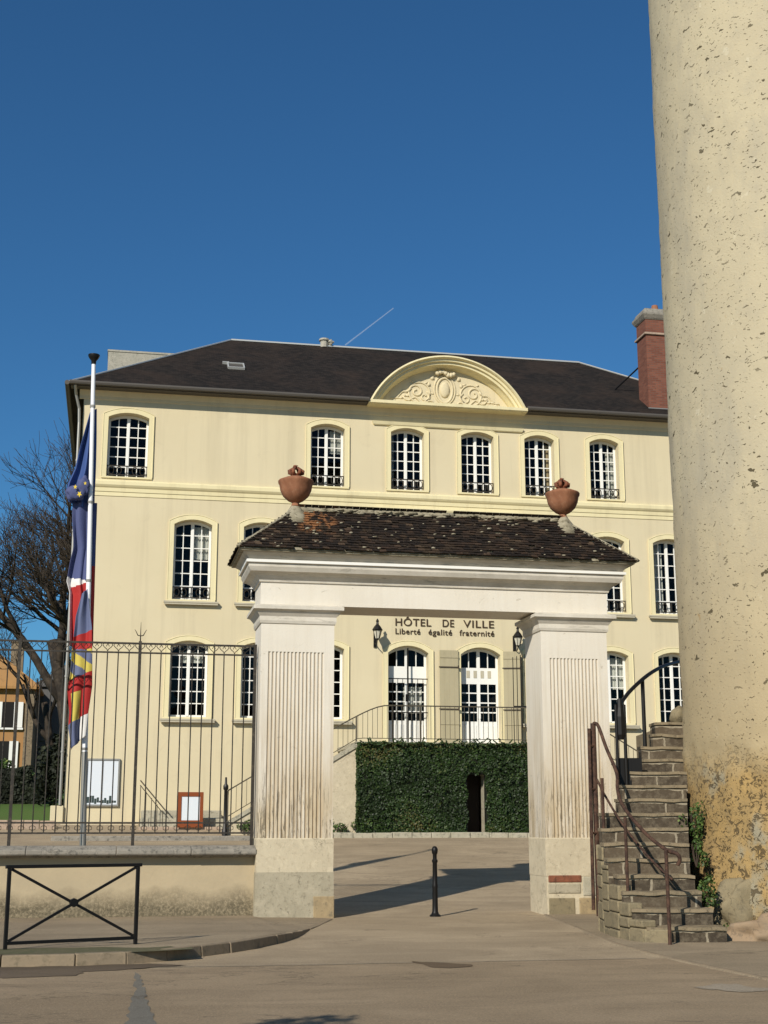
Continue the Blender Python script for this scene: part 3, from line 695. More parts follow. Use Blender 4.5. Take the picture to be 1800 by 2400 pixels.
# lettering
def text(s, x, z, w, h, name, sc=1):
    cu = bpy.data.curves.new(name, 'FONT'); cu.body = s; cu.size = 1; cu.extrude = .012/h; cu.offset = .004; cu.space_character = 1.08
    o = bpy.data.objects.new('tmp', cu); COL.objects.link(o); me = bpy.data.meshes.new_from_object(o); bpy.data.objects.remove(o)
    xs = [v.co.x for v in me.vertices]; zs = [v.co.y for v in me.vertices]
    mw = max(xs)-min(xs); k = w/mw
    me.transform(Matrix.Translation((-min(xs), 0, 0))); me.transform(Matrix.Diagonal((k, h/.72, h, 1))); me.transform(Matrix.Rotation(R(90), 4, 'X'))
    me.materials.clear(); me.materials.append(MATS['lettering']); ob = bpy.data.objects.new(name, me); COL.objects.link(ob); ob.location = (x, V-.02, z); return th(ob)
for wd, x_, w_ in (('HÔTEL', 9.74, 1.30), ('DE', 11.46, .42), ('VILLE', 12.22, 1.14)): text(wd, x_, 8.57, w_, .27, 'lettering')
for wd, x_, w_ in (('Liberté', 9.74, .90), ('égalité', 10.94, .86), ('fraternité', 12.08, 1.28)): text(wd, x_, 8.27, w_, .21, 'lettering')
# roof
RO, ZR = .60, 20.8
e = [(U0-RO+.1, V-RO, 16.72), (U1+RO-.1, V-RO, 16.72), (U1+RO-.1, VB+RO, 16.72), (U0-RO+.1, VB+RO, 16.72)]; ru0, ru1, rv = 4.1, 18.85, 53.5
r0_, r1_ = (ru0, rv, ZR), (ru1, rv, ZR)
b = MB(); uvl = b.bm.loops.layers.uv.new('UVMap')
def rface(pts, du):
    nv = 14; 
    f = b.face(pts)
    o_ = Vector(pts[0]); ux = Vector(du).normalized(); nrm = (Vector(pts[-3])-o_).cross(Vector(pts[-1])-o_).normalized() if len(pts) > 3 else (Vector(pts[1])-o_).cross(Vector(pts[-1])-o_).normalized(); uy = nrm.cross(ux)
    for l in f.loops: d = l.vert.co-o_; l[uvl].uv = (d.dot(ux), d.dot(uy))
notch = []
for k in range(31):
    t_ = -PA+2*PA*k/30; x_ = PC+(PR_-.02)*math.sin(t_); z_ = max(16.722, PCZ+(PR_-.06)*math.cos(t_)); notch.append((x_, V-RO+(z_-16.72)*(rv-V+RO)/(ZR-16.72), z_))
rface([e[0]]+notch+[e[1], r1_, r0_], (1, 0, 0)); rface([e[1], e[2], r1_], (0, 1, 0)); rface([e[2], e[3], r0_, r1_], (-1, 0, 0)); rface([e[3], e[0], r0_], (0, -1, 0))
b.face([e[0], e[3], e[2], e[1]])
roof = b.build('roof', 'roof_slate', recalc=False); th(roof)
def ro(o): o.parent = roof; return o
m = MB(); m.tube([(U0-RO+.1, V-RO-.05, 16.70), (PC-HW-.05, V-RO-.05, 16.70)], .085, 8); th(m.build('gutter', 'lead_dark')); m = MB(); m.tube([(PC+HW+.05, V-RO-.05, 16.70), (U1+RO, V-RO-.05, 16.70)], .085, 8); th(m.build('gutter', 'lead_dark')); m = MB()
m.tube([(U0-RO+.02, V-RO, 16.70), (U0-RO+.02, VB, 16.70)], .085, 8); th(m.build('gutter', 'lead_dark'))
m = MB(); m.box(U0-RO+.15, U1+RO-.15, V-RO+.03, V-.185, 16.60, 16.66); th(m.build('soffit', 'lead_dark'))
m = MB(); m.tube([Vector(r0_)+Vector((0, 0, .03)), Vector(r1_)+Vector((0, 0, .03))], .05, 6)
m.tube([Vector(e[0])+Vector((0, 0, .02)), Vector(r0_)+Vector((0, 0, .03))], .035, 5); m.tube([Vector(e[1])+Vector((0, 0, .02)), Vector(r1_)+Vector((0, 0, .03))], .03, 5)
ro(m.build('ridge_capping', 'zinc_pale'))
# skylight on the front slope
sl = (ZR-16.72)/(rv-(V-RO)); an = math.atan(sl)
m = MB(); 
def onroof(u, d): return Vector((u, V-RO+d*math.cos(an), 16.72+d*math.sin(an)))
nrm = Vector((0, -math.sin(an), math.cos(an)))
def slab(m, u0, u1, d0, d1, h0, h1):
    A_ = [onroof(u0, d0), onroof(u1, d0), onroof(u1, d1), onroof(u0, d1)]
    m.loft([[p+nrm*h0 for p in A_], [p+nrm*h1 for p in A_]])
for q in ((3.72, 4.36, 2.95, 3.01), (3.72, 4.36, 3.55, 3.61), (3.72, 3.77, 3.01, 3.55), (4.31, 4.36, 3.01, 3.55)): slab(m, *q, -.02, .09)
slab(m, 3.55, 3.8, 3.60, 3.66, .0, .1)
sk = ro(m.build('skylight', 'zinc_pale')); m = MB(); slab(m, 3.775, 4.305, 3.02, 3.54, .0, .05); m.build('pane', 'lead_dark', sk)
m = MB(); m.lathe([(.16, ZR-.05), (.16, ZR+.22), (.22, ZR+.24), (.2, ZR+.32)], (7.9, rv), 10); m.blob((8.15, rv, ZR+.18), .14, 2, .3); ro(m.build('roof_vent', 'concrete'))
# brick chimney at the right, pale stack at the rear left
m = MB(); cu0, cu1, cv0, cv1 = 19.75, 21.9, 48.25, 49.2
m.ring(cu0, cu1, cv0, cv1, [(0, 17.0), (0, 20.25), (.045, 20.26), (.045, 20.36), (0, 20.37), (0, 20.9)])
ch = ro(m.build('chimney', 'brick'))
m = MB(); m.ring(cu0, cu1, cv0, cv1, [(.02, 20.9), (.06, 20.95), (.13, 21.08), (.13, 21.16), (.08, 21.18), (.0, 21.36)]); m.build('chimney_cap', 'coping_stone', ch)
m = MB(); m.ring(cu0, cu1, cv0, cv1, [(.05, 20.262), (.075, 20.28), (.075, 20.345), (.05, 20.36)]); m.build('brick_band', 'pink_stone', ch)
m = MB(); m.lathe([(.17, 21.35), (.13, 21.6), (.12, 21.66)], (20.35, 48.7), 10); m.lathe([(.17, 21.35), (.13, 21.6), (.12, 21.66)], (21.3, 48.7), 10); m.build('chimney_pot', 'terracotta', ch)
m = MB(); m.ring(cu0, cu1, cv0, cv1, [(.10, 16.95), (.03, 17.3)]); m.build('flashing', 'zinc', ch)
m = MB(); m.tube([(19.1, 50.3, 18.55), (19.9, 49.2, 19.35)], .035, 5); ro(m.build('roof_hook', 'black_iron'))
m = MB(); m.ring(-.8, 4.5, 57.0, 58.2, [(0, 15), (0, 21.2), (.03, 21.22), (.03, 21.3)]); ro(m.build('rear_stack', 'concrete'))
# downpipe at left corner
m = MB(); m.tube([(U0-.30, V-RO-.02, 16.62), (U0-.26, V-.3, 16.35), (U0-.14, V-.16, 15.9), (U0-.12, V-.12, 15.4), (U0-.12, V-.12, 2.3)], .05, 8)
for z in (4, 6.5, 9, 11.5, 14): m.tube([(U0-.12, V-.12, z), (U0-.12, V-.12, z+.06)], .065, 8)
th(m.build('downpipe', 'zinc'))

# ------------------------------------------------------------------ wall lanterns
def lantern(u, z, label):
    t = empty('wall_lantern', (u, V, z)); tag(t, label, 'lantern', 'lanterns either side of the doors')
    m = MB(); m.lathe([(.03, .05), (.05, .08), (.075, .10)], (0, -.5), 6); m.lathe([(.17, .38), (.19, .41), (.12, .52), (.05, .60), (.04, .68), (.06, .71), (.015, .80)], (0, -.5), 8)
    for k in range(6):
        a = math.pi*k/3; m.tube([(.075*math.cos(a), -.5+.075*math.sin(a), .10), (.15*math.cos(a), -.5+.15*math.sin(a), .38)], .010, 4)
    m.build('lamp_housing', 'black_iron', t)
    m = MB(); m.lathe([(.066, .105), (.14, .378)], (0, -.5), 6); m.build('lamp_glass', 'lamp_glass', t)
    m = MB(); m.tube([(0, -.06, .0), (0, -.2, -.06), (0, -.38, -.06), (0, -.5, .06)], .018, 6); m.tube([(0, -.01, .45), (0, -.25, .22), (0, -.5, .08)], .012, 5); m.box(-.05, .05, -.06, -.001, -.15, .5); m.build('bracket', 'black_iron', t)
    return t
lantern(9.0, 7.92, 'black wall lantern left of the lettering, above the left-hand door side')
lantern(14.1, 7.80, 'black wall lantern right of the lettering, above the shutter of the white door')

# ------------------------------------------------------------------ perron with two flights
PT = empty('perron', (11.5, 44, 1.3)); tag(PT, 'raised stone terrace with a flight down each side before the town hall doors', 'terrace')
def pt(o): o.parent = PT; o.location = Vector(o.location)-Vector((11.5, 44, 1.3)); return o
v0, v1 = 44.12, 47.9; ul, ur = 7.75, 15.35; zt = 4.22
hole = [(11.22, 1.0), (11.86, 1.0), (11.86, 3.2), (11.8, 3.28), (11.28, 3.28), (11.22, 3.2)]
pt(cut('retaining_wall', [(ul, .9), (11.22, .9), (11.22, 3.2), (11.28, 3.28), (11.8, 3.28), (11.86, 3.2), (11.86, .9), (ur, .9), (ur, zt-.1), (ul, zt-.1)], [], v0, v0+.4, 'pale_ashlar'))
m = MB(); m.box(ul, ul+.3, v0+.402, v1, .9, zt-.1).box(ur-.3, ur, v0+.402, v1, .9, zt-.1).box(11.0, 12.1, v0+1.8, v0+1.9, 1, 3.5); pt(m.build('retaining_wall', 'pale_ashlar'))
m = MB(); m.box(11.26, 11.82, v0+.55, v0+.6, 1.2, 3.26); pt(m.build('cellar_door', 'door_wood'))
m = MB(); m.box(ul-.08, ur+.08, v0-.06, v1+.05, zt-.1, zt+.03); pt(m.build('terrace_slab', 'pale_ashlar', bevel=.01))
NS = 14
for s in (-1, 1):
    uo = ul if s < 0 else ur; m = MB(); zb = gz(44)-.1
    for k in range(NS):
        a = uo+s*.30*k; c = uo+s*.30*(k+1)-s*.001; z = zt-(k+1)*(zt-1.3)/(NS+1); m.box(min(a, c), max(a, c), v0+.32, v0+1.9, zb, z)
    pt(m.build('flight', 'pale_ashlar'))
    L_ = .30*NS; zlow = zt-L_*.60
    m = MB(); ue = uo+s*L_
    m.prism([(uo, zb), (ue, zb), (ue, zlow-.12), (uo, zt-.12)], v0, v0+.3); pt(m.build('cheek_wall', 'plinth_plaster'))
    m = MB(); m.prism([(uo, zt-.119), (ue+s*.1, zlow-.119-.06), (ue+s*.1, zlow+.0-.06), (uo, zt+.025)], v0-.05, v0+.33); pt(m.build('coping', 'pale_ashlar'))
# terrace railing
RL = empty('terrace_railing', (11.5, v0+.15, zt)); tag(RL, 'thin iron railing along the terrace edge and down both flights', 'railing')
def rl(o): o.parent = RL; o.location = Vector(o.location)-Vector((11.5, v0+.15, zt)); return o
yr = v0+.14
def rail_z(u):
    d = max(0, ul+1.0-u, u-(ur-1.0)); 
    top = zt+1.2
    if d <= 0: return top
    return top-.60*(math.sqrt(d*d+.36)-.6)
def base_z(u): return zt+.03-.60*max(0, ul-u, u-ur)
us = frange(ul-4.1, ur+4.1, 70)
m = MB(); m.tube([(u, yr, rail_z(u)) for u in us], .022, 5); rl(m.build('handrail', 'court_iron'))
m = MB(); m.tube([(u, yr, base_z(u)+.12) for u in us], .012, 4); rl(m.build('lower_rail', 'court_iron'))
u = ul-4.0; n = 0; bars = MB()
while u < ur+4.0: bars.box(u-.007, u+.007, yr-.007, yr+.007, base_z(u)+.12, rail_z(u)); u += .16
rl(bars.build('baluster', 'court_iron'))
for u in (ul-4.1, ul-.05, ul+1.15, 9.8, 11.45, 14.2, ur+.05, ur+4.1):
    m = MB(); m.box(u-.022, u+.022, yr-.022, yr+.022, base_z(u)-.02, rail_z(u)+.0); rl(m.build('post', 'black_iron' if u in (ul+1.15, 11.45) else 'court_iron'))
# iron gate leaf by the right door
TG = empty('iron_gate', (13.72, 46.9, zt)); tag(TG, 'black iron barred gate leaf standing open at right of the white door', 'gate')
m = MB()
for x in (0, .14, .28, .42, .56): m.box(x-.011, x+.011, -.011, .011, .04, 3.35-.6*(.56-x)*.5)
m.build('bar', 'black_iron', TG); m = MB(); m.box(0, .56, -.018, .018, .06, .1).box(0, .56, -.018, .018, 1.45, 1.49); m.build('rail', 'black_iron', TG)
m = MB(); m.box(.58, .74, -.06, .06, .75, 1.5); m.build('letter_box', 'black_iron', TG)
# small steps at the left with side rail
SS = empty('court_steps', (2.3, 46, 1.5)); tag(SS, 'wide low stone steps against the facade behind the iron fence', 'steps')
m = MB(); m.box(.98, 3.75, 45.6, V-.06, 1.0, 1.60); m.build('step', 'pink_stone', SS, loc=(-2.3, -46, -1.5), bevel=.02)
m = MB(); m.box(1.03, 3.7, 46.1, V-.06, 1.2, 1.86); m.build('step', 'pale_ashlar', SS, loc=(-2.3, -46, -1.5), bevel=.02)
m = MB(); m.box(1.08, 3.65, 46.6, V-.06, 1.2, 2.12); m.build('step', 'pale_ashlar', SS, loc=(-2.3, -46, -1.5), bevel=.02)
m = MB(); m.tube([(.98, 45.95, 3.05), (1.9, 45.95, 2.0)], .022, 5); m.tube([(.98, 45.95, 2.9), (1.75, 45.95, 2.0)], .015, 5)
for q in range(5): m.tube([(1.0+.18*q, 45.95, 1.6), (1.0+.18*q, 45.95, 2.9-.2*q)], .012, 4)
m.build('side_rail', 'court_iron', SS, loc=(-2.3, -46, -1.5))
BP = MB(); BP.lathe([(.09, 1.3), (.09, 1.5), (.055, 1.55), (.05, 2.7), (.08, 2.74), (.08, 2.84), (.04, 2.9), (.03, 3.1)], (3.56, 44.0), 8)
tag(BP.build('iron_post', 'black_iron', smooth='auto'), 'slim black iron newel post at the foot of the left flight', 'post')

# ------------------------------------------------------------------ leaves
def leaves(name, m_, pts_normals, size, parent=None, seed=1, base=None):
    rd = random.Random(seed); b = MB(); lay = b.bm.loops.layers.color.new('tint')
    for (p, n, tint) in pts_normals:
        n = (Vector(n)+Vector((rd.uniform(-1, 1), rd.uniform(-1, 1), rd.uniform(-1, 1)))*.75).normalized()
        a = n.orthogonal().normalized(); a.rotate(Matrix.Rotation(rd.uniform(0, 6.28), 3, n)); c = n.cross(a); s = size*rd.uniform(.6, 1.3); p = Vector(p)
        f = b.face([p-a*s*.5, p+c*s*.36, p+a*s*.5, p-c*s*.36]); tt = min(1, max(0, tint+rd.uniform(-.3, .3)))
        for l in f.loops: l[lay] = (tt, tt, tt, 1)
    return b.build(name, m_, parent, recalc=False)
IV = empty('ivy', (11.5, 44, 1.4)); tag(IV, 'dense clipped ivy covering the terrace wall, with a dark doorway cut in it', 'ivy')
rd = random.Random(3); PN = []
iu0, iu1, iz0, iz1, ivf = 7.72, 15.5, gz(44)-.05, 4.18, 43.82
def bulge(u, z): return .07*noise.noise(Vector((u*1.5, 0, z*1.5)))+.04*noise.noise(Vector((u*5, 3, z*5)))
while len(PN) < 34000:
    u = rd.uniform(iu0-.05, iu1); z = rd.uniform(iz0, iz1)
    if 11.22 < u+.05*math.sin(z*9) < 11.86 and z < 3.26+.05*math.sin(u*20): continue
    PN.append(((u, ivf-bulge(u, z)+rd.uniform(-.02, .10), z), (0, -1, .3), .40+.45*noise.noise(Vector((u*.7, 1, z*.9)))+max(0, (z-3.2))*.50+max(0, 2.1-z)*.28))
for q in range(3500): u = rd.uniform(iu0, iu1); PN.append(((u, rd.uniform(ivf, 44.05), iz1+.05*noise.noise(Vector((u*3, 0, 0)))+rd.uniform(-.03, .03)), (0, -.3, 1), .8))
for q in range(3000): z = rd.uniform(iz0, iz1); PN.append(((iu0+.06*noise.noise(Vector((z*3, 2, 0)))+rd.uniform(-.06, .03), rd.uniform(ivf, 44.1), z), (-1, -.2, .2), .6))
for q in range(260):      # stray shoots
    u = rd.uniform(iu0, iu1); z = rd.choice([rd.uniform(iz0, iz1), iz1+.02]); 
    if 11.1 < u < 11.95 and z < 3.4: continue
    du, dz_ = rd.uniform(-.3, .3), rd.uniform(-.25, .4)
    for k in range(7): PN.append(((u+du*k/7, ivf-.08-.02*k, z+dz_*k/7*(.5 if z > 4.1 else 1)), (0, -1, .2), .6))
for q in range(2200):
    u = rd.uniform(iu0-.1, iu1-1.2); PN.append(((u, ivf-rd.uniform(.0, .14), iz0+abs(rd.gauss(0, .10))), (0, -.6, .8), .6)) if not (11.15 < u < 11.9) else None
ivl = leaves('foliage', 'ivy_leaf', PN, .075, IV, 4); ivl.location = (-11.5, -44, -1.4)
m = MB(); 
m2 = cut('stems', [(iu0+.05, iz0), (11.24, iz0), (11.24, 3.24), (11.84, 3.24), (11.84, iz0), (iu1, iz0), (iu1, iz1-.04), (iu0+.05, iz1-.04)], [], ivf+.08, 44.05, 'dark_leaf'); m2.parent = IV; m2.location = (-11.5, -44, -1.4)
m.bm.free()
def clump(name, c, r, n, m_, size, label, cat, seed, sc=(1, 1, 1), group=None):
    rd = random.Random(seed); P = []
    blobs = [(Vector((rd.gauss(0, .45), rd.gauss(0, .45), rd.uniform(.1, 1)))*r, r*rd.uniform(.25, .5)) for _ in range(9)]
    while len(P) < n:
        bc, br = rd.choice(blobs); d = Vector((rd.gauss(0, 1), rd.gauss(0, 1), rd.gauss(0, 1))).normalized(); p = bc+d*br*rd.uniform(.7, 1.05)
        p = Vector((p.x*sc[0], p.y*sc[1], p.z*sc[2]))
        if p.z < 0: continue
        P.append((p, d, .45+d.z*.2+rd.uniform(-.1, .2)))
    t = empty(name, c); tag(t, label, cat, group)
    leaves('foliage', m_, P, size, t, seed)
    mm = MB()
    for k in range(7): a = k*.9; mm.tube([(0, 0, 0), (.15*r*math.cos(a), .15*r*math.sin(a), .35*r*sc[2]), (.35*r*sc[0]*math.cos(a), .35*r*sc[1]*math.sin(a), .8*r*sc[2])], [.012, .009, .004], 4)
    mm.build('stem', 'twig', t); return t
clump('shrub', (7.1, 43.85, gz(43.9)), .46, 1300, 'shrub_leaf', .07, 'low leafy green weeds between the terrace stair wall and the ivy', 'shrub', 11, (1.9, .6, 1))
clump('shrub', (4.4, 43.9, gz(43.9)), .4, 800, 'shrub_leaf', .08, 'green shrub at the foot of the left flight behind the fence', 'shrub', 12, (1.3, .6, 1.1))

# ------------------------------------------------------------------ notice boards
NB = empty('notice_board', (-.22, V, 2.26)); tag(NB, 'white wall notice board with torn dark green posters along its lower edge', 'notice board')
m = MB(); m.box(-.5, .5, -.06, -.02, .06, 1.5); m.build('panel', 'board_white', NB)
m = MB(); m.box(-.55, .55, -.09, -.003, 0, .058).box(-.55, .55, -.09, -.003, 1.502, 1.56).box(-.55, -.502, -.09, -.003, .0585, 1.5015).box(.502, .55, -.09, -.003, .0585, 1.5015).box(-.012, .012, -.075, -.0605, .06, 1.5); m.build('frame', 'zinc', NB)
m = MB(); rd = random.Random(5)
for k in range(12): x = -.48+k*.08; m.box(x, x+.07, -.066, -.0605, .08+rd.random()*.05, .16+rd.random()*.2)
m.build('poster', 'poster_green', NB)
NB = empty('notice_board', (2.58, 45.5, 1.58)); tag(NB, 'small orange-brown framed board with a blank white sheet standing before the steps', 'notice board')
m = MB(); m.box(-.40, .40, 0, .05, 0, .22).box(-.40, .40, 0, .05, .96, 1.1).box(-.40, -.29, 0, .05, .2201, .9599).box(.29, .40, 0, .05, .2201, .9599); m.build('frame', 'board_frame', NB, bevel=.006)
m = MB(); m.box(-.289, .289, .02, .04, .2205, .9595); m.build('panel', 'board_white', NB)

# ------------------------------------------------------------------ gateway
G = 25.68; TK = 1.05
GT = empty('gateway', (6.04, G+TK/2, 0)); tag(GT, 'cream painted gateway with two fluted pillars, deep lintel and mossy tiled hipped roof', 'gateway')
GO = Vector((-6.04, -(G+TK/2), 0))
def gt(o): o.parent = GT; o.location = Vector(o.location)+GO; return o
for pi, (a, c, f0, f1, nf) in enumerate(((2.66, 4.04, 2.79, 3.86, 15), (8.08, 9.42, 8.24, 9.24, 14))):
    z0, z1 = 1.40, 4.78
    m = MB(); m.box(a, c, G, G+TK, z1, 5.36); 
    n = nf*2; pts = [(a, G)]
    pw = (f1-f0)/nf
    for k in range(nf):
        x = f0+k*pw; g0, g1 = x+pw*.16, x+pw*.84
        pts += [(g0, G)]+[(g0+(g1-g0)*j/5, G+.028*math.sin(math.pi*j/5)) for j in range(1, 5)]+[(g1, G)]
    pts += [(c, G), (c, G+TK), (a, G+TK)]
    m.vprism(pts, z0, z1-.0005)
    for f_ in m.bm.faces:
        if G+.012 < f_.calc_center_median().y < G+.03 and abs(f_.normal.z) < .5 and len(f_.verts) == 4: f_.material_index = 1  # groove faces take the darker brown copy of the gate paint
    p = m.build('pillar', ['gate_paint', 'gate_groove']); gt(p)
    cc = MB(); cc.ring(a, c, G, G+TK, [(.0, 5.30), (.02, 5.31), (.035, 5.36), (.035, 5.44), (.05, 5.46), (.10, 5.53), (.16, 5.56), (.16, 5.62), (.13, 5.635), (.05, 5.66)]); cc.build('capital', 'cornice_paint', p)
    if pi == 0:
        mm = MB(); mm.ring(a, c, G, G+TK, [(.012, .80), (.016, 1.38), (.0, 1.40)]); mm.build('pedestal', 'plinth_plaster', p)
        mm = MB(); mm.ring(a, c, G, G+TK, [(.03, -.05), (.024, .30), (.02, .799)])
        mm.build('plinth', 'plinth_stone', p); mm = MB(); mm.box(c-.35, c+.034, G-.034, G+.3, -.02, .38); mm.build('corner_block', 'honey_stone', p, bevel=.015)
    else:
        mm = MB(); mm.ring(a, c, G, G+TK, [(.010, .70), (.014, 1.38), (.0, 1.40)]); mm.build('pedestal', 'plinth_plaster', p)
        mm = MB(); mm.ring(a, c, G, G+TK, [(.004, -.05), (.004, .699)]); mm.build('plinth', 'plinth_plaster', p)
        sp = [(a+.03, a+.68, .585, .72, 'terracotta_dark'), (a+.02, a+.66, .385, .57, 'plinth_stone'), (a+.70, c+.012, .34, .69, 'pale_ashlar'), (a+.03, a+.54, .0, .31, 'boulder_stone'), (a+.62, c+.012, .0, .31, 'honey_stone')]
        for (x0, x1, za, zb2, mt) in sp:
            mm = MB(); mm.box(x0, x1, G-.02, G+.1, za, zb2); mm.build('exposed_stone', mt, p, bevel=.02)
LT0, LT1 = 2.64, 9.46
m = MB(); m.box(LT0, LT1, G+.012, G+TK-.012, 5.661, 6.12); gt(m.build('lintel', 'gate_paint'))
m = MB(); m.ring(LT0, LT1, G+.012, G+TK-.012, [(.0, 6.08), (.03, 6.09), (.04, 6.13), (.10, 6.20), (.16, 6.24), (.22, 6.26), (.26, 6.34), (.26, 6.40), (.29, 6.41), (.29, 6.47), (.25, 6.475), (.30, 6.54), (.36, 6.58), (.38, 6.62)]); gt(m.build('cornice', 'cornice_paint'))
m = MB(); m.ring(LT0, LT1, G+.012, G+TK-.012, [(.262, 6.405), (.305, 6.412), (.305, 6.462), (.262, 6.47)]); gt(m.build('fillet', 'white_paint'))
# tiled hipped roof, tile by tile
ex0, ex1, ey0, ey1, ez = LT0-.47, LT1+.47, G-.45, G+TK+.45, 6.60
ym = (ey0+ey1)/2; rz_ = 7.60; rx0, rx1 = 3.35, 8.75
b = MB(); b.loft([[(ex0+.03, ey0+.03, ez), (ex1-.03, ey0+.03, ez), (ex1-.03, ey1-.03, ez), (ex0+.03, ey1-.03, ez)], [(ex0+.03, ey0+.03, ez+.03), (ex1-.03, ey0+.03, ez+.03), (ex1-.03, ey1-.03, ez+.03), (ex0+.03, ey1-.03, ez+.03)]])
b.loft([[(ex0, ey0, ez+.03), (ex1, ey0, ez+.03), (ex1, ey1, ez+.03), (ex0, ey1, ez+.03)], [(rx0, ym-.02, rz_-.02), (rx1, ym-.02, rz_-.02), (rx1, ym+.02, rz_-.02), (rx0, ym+.02, rz_-.02)]])
gr = gt(b.build('roof', 'ridge_mortar'))
b = MB(); lay = b.bm.loops.layers.color.new('tint'); rd = random.Random(9)
def tiles(p00, p10, p11, p01, along):      # eave left, eave right, top right, top left
    p00, p10, p11, p01 = map(Vector, (p00, p10, p11, p01))
    up = ((p01+p11)/2-(p00+p10)/2); Ls = up.length; ex = (p10-p00).normalized()
    nrm_ = ex.cross(up).normalized(); upn = nrm_.cross(ex).normalized() if True else up
    rows = int(Ls/.085); 
    for r in range(rows+1):
        t = r/rows; a = p00.lerp(p01, t); c = p10.lerp(p11, t); w = (c-a).length; n = max(1, int(w/.135)); off = rd.random()*.07
        for k in range(n+1):
            s0 = max(0, k*.135-off); s1 = min(w, (k+1)*.135-off-.006)
            if s1-s0 < .03: continue
            if rd.random() < .012: continue
            base = a+ex*s0; wv = ex*(s1-s0); lift = .018+rd.uniform(-.004, .012); L2 = .15; tilt = rd.uniform(-.006, .008)
            j = rd.uniform(-.012, .012)
            q = [base-upn*j, base+wv-upn*(j+rd.uniform(-.006, .006)), base+wv+upn*L2, base+upn*L2]
            n0, n1 = nrm_*(lift+.012+tilt), nrm_*(lift+.012-tilt); th0 = nrm_*.014
            hi = [q[0]+n0+th0, q[1]+n1+th0, q[2]+nrm_*.012, q[3]+nrm_*.012]; lo = [q[0]+n0, q[1]+n1, q[2]-nrm_*.002, q[3]-nrm_*.002]
            vs = [b.bm.verts.new(x) for x in lo+hi]; tt = rd.random()
            for f_ in ((4, 5, 6, 7), (0, 1, 5, 4), (1, 2, 6, 5), (3, 0, 4, 7)):
                f = b.bm.faces.new([vs[x] for x in f_])
                for l in f.loops: l[lay] = (tt, tt, tt, 1)
E0, E1, E2, E3 = (ex0-.02, ey0-.02, ez+.03), (ex1+.02, ey0-.02, ez+.03), (ex1+.02, ey1+.02, ez+.03), (ex0-.02, ey1+.02, ez+.03)
T0, T1 = (rx0, ym, rz_), (rx1, ym, rz_)
tiles(E0, E1, T1, T0, 0); tiles(E1, E2, T1, T1, 0); tiles(E2, E3, T0, T1, 0); tiles(E3, E0, T0, T0, 0)
# moss cushions and lichen lumps lying on the tiles
tl = b.build('roof_tile', 'moss_tile', gr, recalc=False)
m = MB(); rd = random.Random(21)
for k in range(90):
    t = rd.random(); s = rd.random(); a = Vector(E0).lerp(Vector(T0), t); c = Vector(E1).lerp(Vector(T1), t); p = a.lerp(c, s)+Vector((0, -.03, .03)); m.blob(p, rd.uniform(.012, .034), k, .4, 1, (1.6, 1, .6))
for k in range(150):
    s = rd.random(); p = Vector(T0).lerp(Vector(T1), s)+Vector((0, rd.uniform(-.10, .1), rd.uniform(-.05, .05))); m.blob(p, rd.uniform(.03, .07), k, .4, 1, (1.7, 1, .5))
m.build('moss', 'ridge_mortar', gr, smooth=True)['kind'] = 'stuff'
m = MB()
def hip(p, q, r):
    p, q = Vector(p), Vector(q); n = 22; m.tube([p.lerp(q, i/n)+Vector((0, 0, .03+.012*noise.noise(Vector((i*.7, 1, 0))))) for i in range(n+1)], [r*(1+.25*noise.noise(Vector((i*1.1, 5, 0)))) for i in range(n+1)], 7)
hip(T0, T1, .06); hip(E0, T0, .035); hip(E1, T1, .035); hip(E2, T1, .035); hip(E3, T0, .035)
m.build('hip_mortar', 'ridge_mortar', gr, smooth=True)
for cx in (3.34, 8.78):
    m = MB(); m.lathe([(.36, rz_-.30), (.24, rz_-.12), (.15, rz_-.0), (.11, rz_+.06), (.085, rz_+.10)], (cx, ym), 14)
    for v_ in m.bm.verts: v_.co += Vector((noise.noise(v_.co*5), noise.noise(v_.co*5+Vector((9, 0, 0))), 0))*.04
    m.build('finial_base', 'ridge_mortar', gr, smooth=True)
def urn(u, label, seed):
    t = empty('urn', (u, ym, rz_+.085)); tag(t, label, 'urn', 'terracotta urns on the gate roof')
    m = MB(); m.lathe([(.10, 0), (.075, .04), (.07, .07), (.15, .11), (.25, .20), (.305, .32), (.325, .43), (.345, .46), (.35, .50), (.335, .52), (.31, .53), (.20, .575), (.10, .60)], (0, 0), 28); m.build('bowl', 'terracotta', t, smooth='auto')
    m = MB(); rd = random.Random(seed); m.lathe([(.10, .59), (.085, .66), (.10, .68)], (0, 0), 12)
    for k in range(6):
        a = k*1.05+seed; m.tube([(.05*math.cos(a), .05*math.sin(a), .66), (.13*math.cos(a), .13*math.sin(a), .70), (.14*math.cos(a), .14*math.sin(a), .78), (.07*math.cos(a), .07*math.sin(a), .85), (.02*math.cos(a+1), .02*math.sin(a+1), .84)], [.03, .045, .04, .03, .015], 6)
    for k in range(3): a = k*2.1; m.blob((.05*math.cos(a), .05*math.sin(a), .86+.02*k), .05, k, .3, 1)
    for v_ in m.bm.verts: v_.co.z = .57+(v_.co.z-.57)*.68; v_.co.x *= .95
    m.build('flame_finial', 'terracotta_dark', t, smooth=True); return t
urn(3.34, 'terracotta urn with flame finial on the left end of the gate roof, streaked', 1)
urn(8.78, 'terracotta urn with flame finial on the right end of the gate roof, smooth and paler', 2)

